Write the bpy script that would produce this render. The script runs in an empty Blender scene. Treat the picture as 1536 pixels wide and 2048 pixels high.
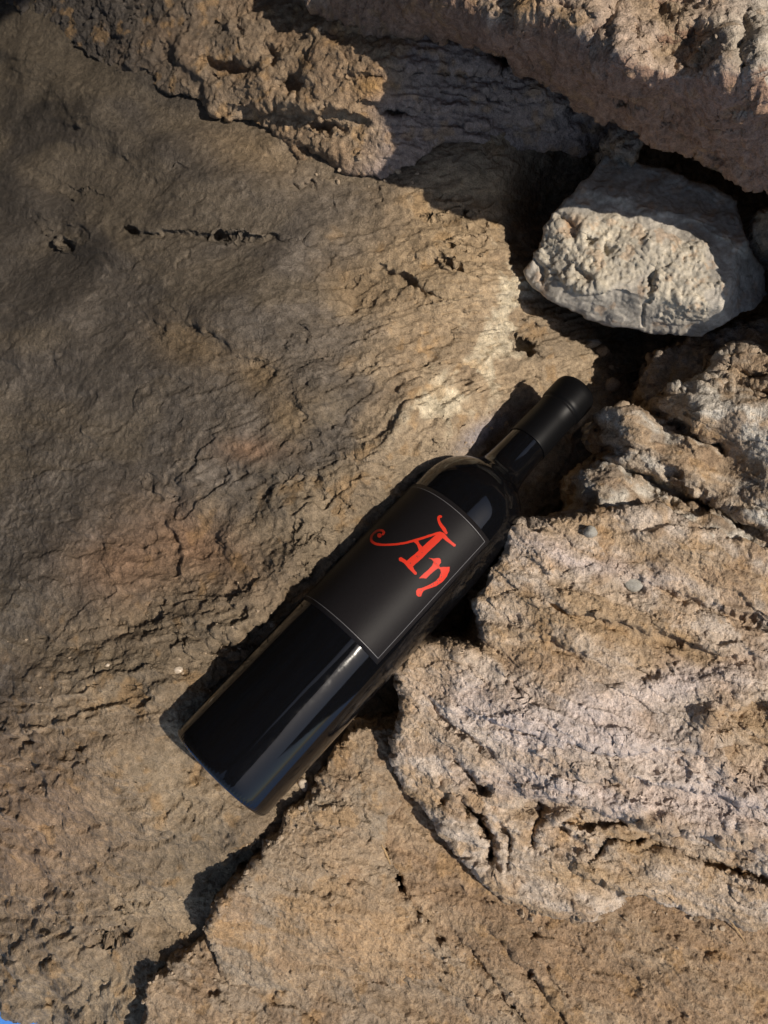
import bpy, bmesh, math, random
import numpy as np
from mathutils import Matrix, Vector
from mathutils.geometry import tessellate_polygon

random.seed(7)
sc = bpy.context.scene
COL = sc.collection
MM = 0.001
F, D = 1541.0, 500.0                 # focal length in photo pixels; camera height over the z=0 plane in mm
TILT = math.asin(0.30)               # the rock bed slopes: photo-up is a little uphill
RW = Matrix.Rotation(TILT, 4, 'X')   # local rock-bed axes -> world

# ------------------------------------------------------------------ camera, sky, sun, exposure
cam_d = bpy.data.cameras.new('camera')
cam = bpy.data.objects.new('camera', cam_d)
COL.objects.link(cam)
cam_d.sensor_fit = 'VERTICAL'
cam_d.sensor_height = 24.0
cam_d.lens = 12.0 / (1024.0 / F)
cam_d.clip_start = 0.01
cam_d.clip_end = 2000
cam.matrix_world = RW @ Matrix.Translation((0, 0, D * MM))
sc.camera = cam

SUN = Vector((0.568, -0.065, 0.82)).normalized()      # towards the sun, in rock-bed axes
SW = (RW.to_3x3() @ SUN).normalized()
w = bpy.data.worlds.new('World')
sc.world = w
w.use_nodes = True
nt = w.node_tree
bg = nt.nodes['Background']
sky = nt.nodes.new('ShaderNodeTexSky')
sky.sky_type = 'NISHITA'
sky.sun_disc = False
sky.sun_elevation = math.asin(SW.z)
sky.sun_rotation = math.atan2(SW.x, SW.y)
nt.links.new(sky.outputs[0], bg.inputs[0])
bg.inputs[1].default_value = 0.125
sun_d = bpy.data.lights.new('sun', 'SUN')
sun_d.energy = 4.2
sun_d.angle = math.radians(0.55)
sun_d.color = (1.0, 0.90, 0.77)
sun = bpy.data.objects.new('sun', sun_d)
COL.objects.link(sun)
sun.rotation_euler = SW.to_track_quat('Z', 'Y').to_euler()
sun.location = SW * 3
vs = sc.view_settings
vs.view_transform = 'Standard'
vs.look = 'None'
vs.gamma = 1
vs.use_curve_mapping = False
vs.exposure = 0.22
sc.cycles.max_bounces = 6

# ------------------------------------------------------------------ numpy noise
_rng = np.random.RandomState(11)
_perm = np.concatenate([_rng.permutation(256)] * 3).astype(np.int32)
_g = _rng.normal(size=(256, 3))
_g = (_g / np.linalg.norm(_g, axis=1)[:, None]).astype(np.float32)


def perlin(P, wl, seed=0):
    Q = (P / wl + np.array([17.3 * seed + 100, 9.1 * seed + 100, 5.7 * seed + 100])).astype(np.float32)
    I = np.floor(Q).astype(np.int32)
    f = Q - I
    u = f * f * f * (f * (f * 6 - 15) + 10)
    I &= 255
    out = 0
    for dx in (0, 1):
        wx = u[..., 0] if dx else 1 - u[..., 0]
        a = _perm[I[..., 0] + dx]
        for dy in (0, 1):
            wy = wx * (u[..., 1] if dy else 1 - u[..., 1])
            b = _perm[a + I[..., 1] + dy]
            for dz in (0, 1):
                wz = wy * (u[..., 2] if dz else 1 - u[..., 2])
                g = _g[_perm[b + I[..., 2] + dz] & 255]
                out = out + wz * (g[..., 0] * (f[..., 0] - dx) + g[..., 1] * (f[..., 1] - dy) + g[..., 2] * (f[..., 2] - dz))
    return out * 1.6


def fbm(P, wl, octv, gain=0.5, seed=0):
    o, a = 0, 1.0
    for k in range(octv):
        o = o + a * perlin(P, wl / 2 ** k, seed + k * 3)
        a *= gain
    return o


def ridged(P, wl, octv, gain=0.5, seed=0):
    o, a = 0, 1.0
    for k in range(octv):
        o = o + a * (1 - 2 * np.abs(perlin(P, wl / 2 ** k, seed + k * 3)))
        a *= gain
    return o


def terrace(v, sharp=0.2):
    k = np.floor(v)
    f = v - k
    return k + np.clip((f - (1 - sharp)) / sharp, 0, 1) ** 1.0


def worley(P, wl, seed=0):
    Q = P / wl + seed * 13.7 + 50
    I = np.floor(Q).astype(np.int32)
    best = np.full(Q.shape[:-1], 9.0)
    for dx in (-1, 0, 1):
        for dy in (-1, 0, 1):
            for dz in (-1, 0, 1):
                J = I + np.array([dx, dy, dz])
                h = _perm[_perm[_perm[J[..., 0] & 255] + (J[..., 1] & 255)] + (J[..., 2] & 255)]
                c = J + 0.5 + 0.45 * _g[h]
                best = np.minimum(best, np.linalg.norm(Q - c, axis=-1))
    return best


def billow(P, wl, octv, gain=0.5, seed=0):
    o, a = 0, 1.0
    for k in range(octv):
        o = o + a * (2 * np.abs(perlin(P, wl / 2 ** k, seed + k * 3)) - 0.5)
        a *= gain
    return o


def facet(P, wl, seed=0):
    """fracture facets: every cell is a small tilted plane, meeting its neighbours in edges and steps"""
    Q = P / wl + seed * 7.3 + 60
    I = np.floor(Q).astype(np.int32)
    best = np.full(Q.shape[:-1], 9.0)
    h = np.zeros(Q.shape[:-1])
    for dx in (-1, 0, 1):
        for dy in (-1, 0, 1):
            J = I + np.array([dx, dy, 0])
            J[..., 2] = 0
            hs = _perm[_perm[J[..., 0] & 255] + (J[..., 1] & 255)]
            c = J[..., :2] + 0.5 + 0.45 * _g[hs][..., :2]
            r = Q[..., :2] - c
            d = np.linalg.norm(r, axis=-1)
            g = _g[(hs + 91) & 255]
            v = r[..., 0] * g[..., 0] + r[..., 1] * g[..., 1] + 0.5 * g[..., 2]
            m = d < best
            best = np.where(m, d, best)
            h = np.where(m, v, h)
    return h


def jumble(P, wl, seed=0):
    """facets on a warped domain so their outlines are ragged"""
    W = np.stack([fbm(P, wl * 0.8, 2, 0.6, seed + 1), fbm(P, wl * 0.8, 2, 0.6, seed + 2), 0 * P[..., 0]], -1)
    return facet(P + W * wl * 0.35, wl, seed)


def sstep(a, b, x):
    t = np.clip((x - a) / (b - a), 0, 1)
    return t * t * (3 - 2 * t)


# ------------------------------------------------------------------ pixel geometry helpers
def unproj(px, py, z):
    return np.stack([(px - 768) / F * (D - z), -(py - 1024) / F * (D - z), z + 0 * px], -1)


def tps(ctrl, px, py, smooth=0.002):
    c = np.array(ctrl, float)
    X = c[:, :2] / 500.0
    n = len(X)

    def k(r2):
        return 0.5 * r2 * np.log(r2 + 1e-12)
    A = np.zeros((n + 3, n + 3))
    A[:n, :n] = k(((X[:, None] - X[None]) ** 2).sum(-1)) + smooth * np.eye(n)
    A[:n, n] = 1
    A[:n, n + 1:] = X
    A[n, :n] = 1
    A[n + 1:, :n] = X.T
    s = np.linalg.solve(A, np.concatenate([c[:, 2], [0, 0, 0]]))
    out = s[n] + s[n + 1] * px / 500 + s[n + 2] * py / 500
    for i in range(n):
        out = out + s[i] * k((px / 500 - X[i, 0]) ** 2 + (py / 500 - X[i, 1]) ** 2)
    return out


def seg_dist(pts, px, py, closed=False):
    """distance to polyline, side sign (+ = right-hand of travel in photo axes), fraction along"""
    pts = [np.array(p, float) for p in pts]
    if closed:
        pts = pts + [pts[0]]
    best = np.full(px.shape, 1e9)
    side = np.zeros(px.shape)
    along = np.zeros(px.shape)
    L = [np.linalg.norm(b - a) for a, b in zip(pts[:-1], pts[1:])]
    tot, acc = sum(L), 0
    for a, b, l in zip(pts[:-1], pts[1:], L):
        d = (b - a) / max(l, 1e-6)
        rx, ry = px - a[0], py - a[1]
        t = np.clip(rx * d[0] + ry * d[1], 0, l)
        dd = np.hypot(rx - t * d[0], ry - t * d[1])
        m = dd < best
        best = np.where(m, dd, best)
        side = np.where(m, np.sign(d[0] * ry - d[1] * rx), side)
        along = np.where(m, (acc + t) / tot, along)
        acc += l
    return best, side, along


def inside(poly, px, py):
    r = np.zeros(px.shape, bool)
    n = len(poly)
    for i in range(n):
        (x0, y0), (x1, y1) = poly[i], poly[(i + 1) % n]
        if y0 == y1:
            continue
        c = ((y0 > py) != (y1 > py)) & (px < (x1 - x0) * (py - y0) / (y1 - y0) + x0)
        r ^= c
    return r


def axis(lo, hi, a, b, step):
    """grid coordinates: fine inside [a, b], growing outside"""
    lo_in, hi_in = max(lo, a), min(hi, b)
    mid = list(np.arange(lo_in, hi_in + step, step))
    s, x, left = step, lo_in, []
    while x > lo:
        s = min(s * 1.12, 26)
        x -= s
        left.append(x)
    s, x, right = step, mid[-1], []
    while x < hi:
        s = min(s * 1.12, 26)
        x += s
        right.append(x)
    return np.array(left[::-1] + mid + right)


def warp2(px, py, wl, amp, seed):
    P = np.stack([px, py, 0 * px], -1)
    return px + amp * perlin(P, wl, seed), py + amp * perlin(P, wl, seed + 40)


def features(lst, px, py):
    h = np.zeros(px.shape)
    for fe in lst:
        kind = fe[0]
        if kind in ('crack', 'step', 'ridge'):
            xs = [p[0] for p in fe[1]]
            ys = [p[1] for p in fe[1]]
            R = fe[3] * 5 + 20 if kind == 'step' else fe[2] * 5 + 10
            m = (px > min(xs) - R) & (px < max(xs) + R) & (py > min(ys) - R) & (py < max(ys) + R)
            if not m.any():
                continue
            d, s, al = seg_dist(fe[1], px[m], py[m])
            taper = np.clip(np.minimum(al, 1 - al) * 6, 0, 1)
            if kind == 'step':
                wd = fe[4] if len(fe) > 4 else 3.0
                h[m] += fe[2] * 0.5 * np.tanh(d * s / wd) * np.exp(-(d / fe[3]) ** 2) * taper
            else:
                sg = -1 if kind == 'crack' else 1
                h[m] += sg * fe[3] * np.exp(-(d / fe[2]) ** 2) * taper
        else:
            _, cx, cy, rx, ry, ang, H = fe
            a = math.radians(ang)
            ux = ((px - cx) * math.cos(a) + (py - cy) * math.sin(a)) / rx
            uy = (-(px - cx) * math.sin(a) + (py - cy) * math.cos(a)) / ry
            r2 = ux * ux + uy * uy
            h += H * np.exp(-r2 ** (2 if kind == 'pit' else 1))
    return h


def normals(V):
    du = np.gradient(V, axis=1)
    dv = np.gradient(V, axis=0)
    n = np.cross(dv, du)
    return n / (np.linalg.norm(n, axis=-1, keepdims=True) + 1e-12)


SURF = {}


def rock(name, ctrl, disp, tint, mat, outline=None, feats=(), edge=12, round_mm=4, skirt=40, rough=(60, 10, 14, 4),
         undercut=0.5, bounds=None, step=2.6, seed=0, kind=None, label=None, cat=None, group=None, drop2=0.06, bulge=0.0):
    if bounds is None:
        xs = [p[0] for p in outline]
        ys = [p[1] for p in outline]
        bounds = (min(xs) - skirt - 25, min(ys) - skirt - 25, max(xs) + skirt + 25, max(ys) + skirt + 25)
    ax = axis(bounds[0], bounds[2], -30, 1566, step)
    ay = axis(bounds[1], bounds[3], -30, 2078, step)
    px, py = np.meshgrid(ax, ay)
    keep = None
    if outline is not None:
        def sdf(x, y):
            x, y = warp2(x, y, rough[0], rough[1], seed + 1)
            x, y = warp2(x, y, rough[2], rough[3], seed + 2)
            d, _, _ = seg_dist(outline, x, y, True)
            return np.where(inside(outline, x, y), d, -d)
        sd = sdf(px, py)
        e = 9.0
        gx = (sdf(px + e, py) - sdf(px - e, py))
        gy = (sdf(px, py + e) - sdf(px, py - e))
        gn = np.hypot(gx, gy) + 1e-6
        gx, gy = gx / gn, gy / gn
        t = np.clip(-sd, 0, None)
        keep = t < skirt
        qx, qy = px + gx * t, py + gy * t
    else:
        qx, qy, t, sd = px, py, np.zeros(px.shape), np.full(px.shape, 1e4)
    fx, fy = warp2(qx, qy, 40, 9, seed + 5)
    fx, fy = warp2(fx, fy, 17, 7, seed + 6)
    fx, fy = warp2(fx, fy, 7, 2.5, seed + 7)
    z = (ctrl(qx, qy) if callable(ctrl) else tps(ctrl, qx, qy)) + features(feats, fx, fy)
    if outline is not None:
        uu = np.clip(sd / edge, 0, 1)
        z = z - round_mm * (1 - np.sqrt(np.clip(1 - (1 - uu) ** 2, 0, 1)))
        qx2, qy2 = qx + gx * t * undercut, qy + gy * t * undercut
        V = unproj(qx2, qy2, z)
        V[..., 2] -= 0.45 * t + drop2 * t * t
    else:
        V = unproj(qx, qy, z)
    N = normals(V)
    V0 = V.copy()
    for stage in disp:
        dd = stage(V, N, px, py)
        V = V + N * dd[..., None]
        N = normals(V)
    C = tint(V, N, px, py, V0)
    # mesh
    ny, nx = px.shape
    idx = np.arange(ny * nx).reshape(ny, nx)
    q = np.stack([idx[:-1, :-1], idx[1:, :-1], idx[1:, 1:], idx[:-1, 1:]], -1).reshape(-1, 4)
    if keep is not None:
        kf = keep.reshape(-1)
        q = q[kf[q].all(1)]
    used = np.unique(q)
    remap = np.full(ny * nx, -1, np.int64)
    remap[used] = np.arange(len(used))
    q = remap[q]
    co = V.reshape(-1, 3)[used] * MM
    org = np.median(co, axis=0)
    me = bpy.data.meshes.new(name)
    me.vertices.add(len(co))
    me.vertices.foreach_set('co', (co - org).astype(np.float32).ravel())
    me.loops.add(q.size)
    me.loops.foreach_set('vertex_index', q.astype(np.int32).ravel())
    me.polygons.add(len(q))
    me.polygons.foreach_set('loop_start', np.arange(0, q.size, 4, dtype=np.int32))
    me.polygons.foreach_set('use_smooth', np.ones(len(q), bool))
    me.update(calc_edges=True)
    at = me.color_attributes.new('tint', 'FLOAT_COLOR', 'POINT')
    c4 = np.ones((len(used), 4), np.float32)
    c4[:, :3] = np.clip(C.reshape(-1, 3)[used], 0.01, 0.85)
    at.data.foreach_set('color', c4.ravel())
    me.materials.append(mat)
    o = bpy.data.objects.new(name, me)
    COL.objects.link(o)
    o.matrix_world = RW @ Matrix.Translation(Vector(org))
    if kind:
        o['kind'] = kind
    if label:
        o['label'] = label
    if cat:
        o['category'] = cat
    if group:
        o['group'] = group
    SURF.setdefault(name, []).append((V, N, px, py, keep))
    return o


# ------------------------------------------------------------------ materials
def new_mat(name):
    m = bpy.data.materials.new(name)
    m.use_nodes = True
    return m, m.node_tree, m.node_tree.nodes['Principled BSDF']


def rock_mat(name, grain=0.0006, bump=0.00035, speck=0.35, rough=0.92):
    m, t, b = new_mat(name)
    L = t.links.new
    at = t.nodes.new('ShaderNodeVertexColor')
    at.layer_name = 'tint'
    tc = t.nodes.new('ShaderNodeTexCoord')

    def noise(scale, detail=3, r=0.6):
        n = t.nodes.new('ShaderNodeTexNoise')
        n.inputs['Scale'].default_value = scale
        n.inputs['Detail'].default_value = detail
        n.inputs['Roughness'].default_value = r
        L(tc.outputs['Object'], n.inputs['Vector'])
        return n
    n1 = noise(1 / grain, 3, 0.65)
    n2 = noise(1 / (grain * 6), 4, 0.6)
    n3 = noise(1 / 0.03, 5, 0.65)

    def mapr(src, lo, hi, a, bb):
        r = t.nodes.new('ShaderNodeMapRange')
        r.inputs[1].default_value = lo
        r.inputs[2].default_value = hi
        r.inputs[3].default_value = a
        r.inputs[4].default_value = bb
        L(src, r.inputs[0])
        return r.outputs[0]
    s1 = mapr(n1.outputs[0], 0.3, 0.7, 1 - speck, 1 + speck * 0.7)
    s2 = mapr(n2.outputs[0], 0.3, 0.7, 0.74, 1.22)
    s3 = mapr(n3.outputs[0], 0.3, 0.7, 0.86, 1.12)
    mu = t.nodes.new('ShaderNodeMath')
    mu.operation = 'MULTIPLY'
    L(s1, mu.inputs[0])
    L(s2, mu.inputs[1])
    mu2 = t.nodes.new('ShaderNodeMath')
    mu2.operation = 'MULTIPLY'
    L(mu.outputs[0], mu2.inputs[0])
    L(s3, mu2.inputs[1])
    vm = t.nodes.new('ShaderNodeVectorMath')
    vm.operation = 'SCALE'
    L(at.outputs['Color'], vm.inputs[0])
    L(mu2.outputs[0], vm.inputs['Scale'])
    L(vm.outputs[0], b.inputs['Base Color'])
    b.inputs['Roughness'].default_value = rough
    b.inputs['Specular IOR Level'].default_value = 0.25
    b1 = t.nodes.new('ShaderNodeBump')
    b1.inputs['Strength'].default_value = 1.0
    b1.inputs['Distance'].default_value = bump
    L(n1.outputs[0], b1.inputs['Height'])
    b2 = t.nodes.new('ShaderNodeBump')
    b2.inputs['Strength'].default_value = 1.0
    b2.inputs['Distance'].default_value = bump * 2.2
    L(n2.outputs[0], b2.inputs['Height'])
    L(b1.outputs[0], b2.inputs['Normal'])
    L(b2.outputs[0], b.inputs['Normal'])
    return m


M_SAND = rock_mat('sandstone', 0.0010, 0.0013, 0.34)
M_WALL = rock_mat('weathered_rock', 0.0010, 0.0012, 0.34)
M_PALE = rock_mat('pale_limestone', 0.0006, 0.00025, 0.18)

TAN = np.array([0.36, 0.265, 0.175])
BROWN = np.array([0.27, 0.185, 0.115])
GREY = np.array([0.25, 0.215, 0.185])
DARK = np.array([0.17, 0.145, 0.125])
OCHRE = np.array([0.42, 0.25, 0.10])
PINK = np.array([0.475, 0.395, 0.32])
MAUVE = np.array([0.40, 0.325, 0.30])
CREAM = np.array([0.60, 0.53, 0.41])
STONE = np.array([0.46, 0.42, 0.36])


def mix(a, b, f):
    return a + (b - a) * np.clip(f, 0, 1)[..., None]


def blob(px, py, cx, cy, rx, ry, ang=0):
    a = math.radians(ang)
    ux = ((px - cx) * math.cos(a) + (py - cy) * math.sin(a)) / rx
    uy = (-(px - cx) * math.sin(a) + (py - cy) * math.cos(a)) / ry
    return np.exp(-(ux * ux + uy * uy))


# ------------------------------------------------------------------ the rock face on the left and under the bottle
face_ctrl = [
    (310, 1440, 0), (200, 1440, -8), (0, 1440, -55), (480, 1640, -26), (250, 1700, -28), (0, 1700, -75), (0, 1980, -125),
    (200, 1950, -62), (300, 1850, -50), (450, 1750, -48), (560, 1600, -38), (380, 1560, -16), (70, 1850, -85),
    (540, 1220, -14), (680, 1060, -26), (790, 940, -42), (930, 840, -72), (1020, 770, -103), (1100, 740, -112),
    (447, 1548, -24), (560, 1430, -36), (690, 1280, -50), (830, 1130, -66), (930, 1020, -80), (1040, 900, -112), (1150, 800, -125),
    (880, 1260, -115), (760, 1420, -85), (1000, 1100, -120), (640, 1560, -52), (1180, 900, -135), (1250, 700, -175),
    (600, 900, -38), (480, 1000, -36), (300, 1000, -58), (300, 1200, -34), (0, 1200, -75), (0, 1000, -125), (200, 800, -104),
    (400, 700, -78), (0, 700, -185), (200, 500, -172), (480, 450, -120), (700, 600, -74), (850, 700, -72), (960, 620, -80),
    (0, 300, -300), (-100, 0, -400), (300, 250, -200), (560, 300, -145), (700, 350, -120), (900, 420, -104), (1000, 500, -92),
    (1075, 440, -180), (1085, 370, -172), (1050, 590, -108), (1130, 660, -135), (1000, 350, -114), (1200, 300, -190), (1400, 360, -235), (900, 300, -112), (850, 340, -108),
    (1536, 400, -240), (1536, 900, -180), (1536, 1500, -150), (1200, 1500, -130), (1000, 1700, -90), (900, 1950, -80), (1536, 2048, -80),
    (-700, 700, -520), (-700, 1500, -420), (-300, 2250, -420), (-100, 2150, -260), (-700, -500, -620), (600, -500, -200), (1600, -500, -200), (1760, 250, -40), (1760, 480, -40), (1780, 690, -90), (2300, 600, -30), (2200, 2000, -160),
    (300, 2400, -120), (1200, 2700, -120), (-700, 2400, -600),
]
face_feats = [
    ('step', [(650, 1105), (560, 1205), (490, 1258), (440, 1278), (385, 1305)], 20, 55, 4),
    ('crack', [(240, 460), (265, 467), (300, 471), (345, 475), (420, 471), (450, 469), (500, 471), (600, 482)], 4, 5),
    ('pit', 257, 465, 14, 5, 15, -14), ('pit', 442, 470, 17, 7, 0, -14), ('pit', 132, 490, 16, 5, 35, -12), ('crack', [(570, 372), (600, 380), (625, 362), (632, 385)], 4, 5), ('crack', [(380, 496), (372, 520), (350, 530)], 4, 4),
    ('bump', 170, 215, 270, 38, 38, 13), ('bump', 110, 420, 240, 38, 33, 10), ('bump', 420, 330, 170, 34, 30, 8), ('bump', 330, 700, 95, 60, 25, -9), ('bump', 520, 640, 130, 70, 10, 9), ('bump', 610, 800, 120, 40, -20, 7),
    ('bump', 420, 1090, 130, 55, 35, -9), ('bump', 760, 930, 190, 42, -42, 10), ('bump', 600, 960, 150, 34, -30, -8), ('bump', 130, 1010, 130, 150, 0, 8), ('bump', 560, 1120, 120, 40, -45, 8), ('bump', 150, 1290, 160, 40, -20, -8),
    ('bump', 300, 1560, 110, 50, -30, -7), ('bump', 120, 1560, 90, 60, 0, 8), ('bump', 870, 660, 60, 150, 25, 6), ('bump', 930, 470, 120, 28, 0, 7), ('bump', 220, 1850, 150, 34, -20, 8),
    ('step', [(240, 455), (340, 468), (440, 462), (600, 474)], -4, 40, 4),
    ('pit', 828, 568, 62, 7, 28, -9), ('pit', 908, 532, 36, 6, 28, -7), ('bump', 735, 575, 70, 34, 20, -5), ('bump', 790, 610, 40, 70, 40, 4),
    ('step', [(680, 590), (760, 530), (860, 515), (930, 560)], -5, 50, 6),
    ('step', [(410, 728), (445, 708), (452, 688), (440, 668), (400, 652), (365, 638)], 4.5, 50, 2.5),
    ('step', [(528, 768), (552, 752), (547, 735), (520, 722), (485, 712)], 4, 30, 2.5),
    ('step', [(588, 855), (612, 828), (603, 808), (568, 798)], 3, 30, 2.5),
    ('crack', [(455, 925), (480, 945), (520, 965), (585, 1008)], 4, 3), ('crack', [(276, 950), (291, 966), (298, 988), (330, 992)], 5, 4),
    ('step', [(338, 1155), (360, 1122), (364, 1090), (346, 1060), (318, 1038)], 5, 40, 3),
    ('step', [(460, 1115), (452, 1085), (434, 1062)], 4, 30, 3),
    ('crack', [(190, 1178), (220, 1230), (270, 1265), (288, 1255)], 4, 4), ('pit', 286, 1257, 9, 5, 0, -6),
    ('crack', [(150, 1912), (170, 1890), (215, 1882), (262, 1868)], 4, 4), ('crack', [(158, 1905), (154, 1938)], 4, 4),
    ('step', [(96, 1962), (98, 1935), (112, 1908)], 6, 25, 3), ('step', [(18, 1925), (30, 1898), (58, 1878)], 5, 25, 3),
    ('crack', [(122, 2060), (108, 2022), (86, 1998)], 5, 6), ('step', [(78, 1535), (84, 1500), (60, 1468)], 5, 35, 4),
    ('step', [(205, 1395), (215, 1370), (200, 1340)], 4, 25, 3), ('step', [(330, 1800), (300, 1770), (250, 1760), (200, 1770)], 3, 30, 3),
    ('step', [(600, 690), (610, 660), (590, 640)], 3, 40, 3), ('step', [(700, 880), (760, 850), (820, 790)], 5, 60, 10),
    ('crack', [(880, 480), (960, 470), (1040, 480)], 6, 3), ('crack', [(860, 400), (940, 392), (1040, 400)], 6, 3), ('crack', [(820, 430), (930, 424), (1040, 432)], 4, 3),
    ('pit', 1053, 697, 13, 8, 50, -16), ('bump', 1085, 690, 26, 22, 0, 9), ('bump', 1095, 640, 40, 30, 0, 12), ('crack', [(620, 465), (600, 480), (612, 495), (632, 490)], 3, 3),
    ('bump', 612, 470, 14, 14, 0, 3),
    ('crack', [(350, 330), (370, 345)], 3, 3), ('crack', [(100, 360), (190, 390), (230, 410)], 4, 3), ('crack', [(60, 430), (85, 455)], 3, 3),
    ('step', [(40, 660), (60, 690), (50, 720)], 3, 30, 3), ('step', [(110, 730), (108, 700)], 4, 20, 3),
    ('step', [(720, 1040), (640, 1060), (560, 1110), (500, 1150)], -5, 70, 14), ('step', [(820, 870), (700, 960), (620, 1010)], 6, 60, 12),
]


def rockness(px, py):
    """0 on the smooth grey patina at the upper left, 1 on the rough fresh rock"""
    a = (px * 0.75 + py * 0.65 - 760) / 500
    return np.clip(0.25 + a, 0.22, 1)


def flow(px, py):
    """bedding of the rock face in mm: level at the left, sweeping up to the right beside the bottle"""
    a = 0.95 * sstep(420, 850, py)
    sp = 150 * np.log1p(np.exp(np.clip((px - 470) / 150, -30, 30)))
    x, y = warp2(px, py, 260, 45, 70)
    return np.stack([(x - 0.4 * (y - 1024) * a) * 0.325, (y + a * sp) * 0.325, 0 * px], -1)


def face_d1(P, N, px, py):
    r = rockness(px, py)
    Q = flow(px, py)
    A = np.array([0.42, 1.0, 1.0])
    h = 6.0 * fbm(P, 100, 2, 0.5, 1)
    v = Q[..., 1] / 19 + 1.3 * fbm(Q * A, 45, 3, 0.5, 5)
    bed = terrace(v, 0.22) - v
    h += (0.15 + r) * (-2.2 * bed * np.clip(0.6 + 1.6 * fbm(Q * A, 60, 2, 0.5, 9), 0, 1.4))
    h += (0.3 + r) * (0.8 * ridged(Q * A, 19, 3, 0.55, 12) + 2.8 * fbm(P, 34, 3, 0.5, 8)) + (0.5 + r) * 3.2 * fbm(Q * np.array([0.55, 1, 1]), 62, 2, 0.5, 18)
    h += r * 2.6 * jumble(Q * np.array([0.6, 1, 1]), 24, 12)
    sc_ = fbm(Q * np.array([0.6, 1, 1]), 40, 4, 0.55, 16)
    h -= (0.35 + r) * (2.2 * sstep(0.26, 0.32, sc_))      # flaked hollows
    return h


def face_d2(P, N, px, py):
    r = rockness(px, py)
    Q = flow(px, py) * np.array([0.62, 1, 1])
    h = (0.25 + 0.85 * r) * (0.75 * jumble(Q, 9, 20) + 0.55 * jumble(Q, 4.2, 24) + 0.30 * jumble(P, 2.4, 28) + 0.4 * fbm(P, 11, 3, 0.55, 26))
    h += (0.3 + 0.5 * r) * 0.5 * billow(P, 3.2, 2, 0.65, 31)
    grit = blob(px, py, 40, 1000, 190, 260, 0) + blob(px, py, 600, 720, 120, 150, 0)
    h += grit * 0.65 * billow(P, 4.5, 3, 0.65, 36)
    cr_ = blob(px, py, 1040, 630, 50, 90, 10)
    h += cr_ * (1.3 * billow(P, 8, 3, 0.6, 46) + 0.6 * jumble(P, 5, 48))
    chip = fbm(P, 16, 2, 0.5, 44)
    h -= r * 0.9 * sstep(0.38, 0.43, chip)
    # scattered voids, drawn out along the beds
    vo = fbm(flow(px, py) * np.array([0.4, 1, 1]), 7, 2, 0.5, 52)
    h -= (0.3 + r) * 1.5 * sstep(0.52, 0.66, vo)
    return h


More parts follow.
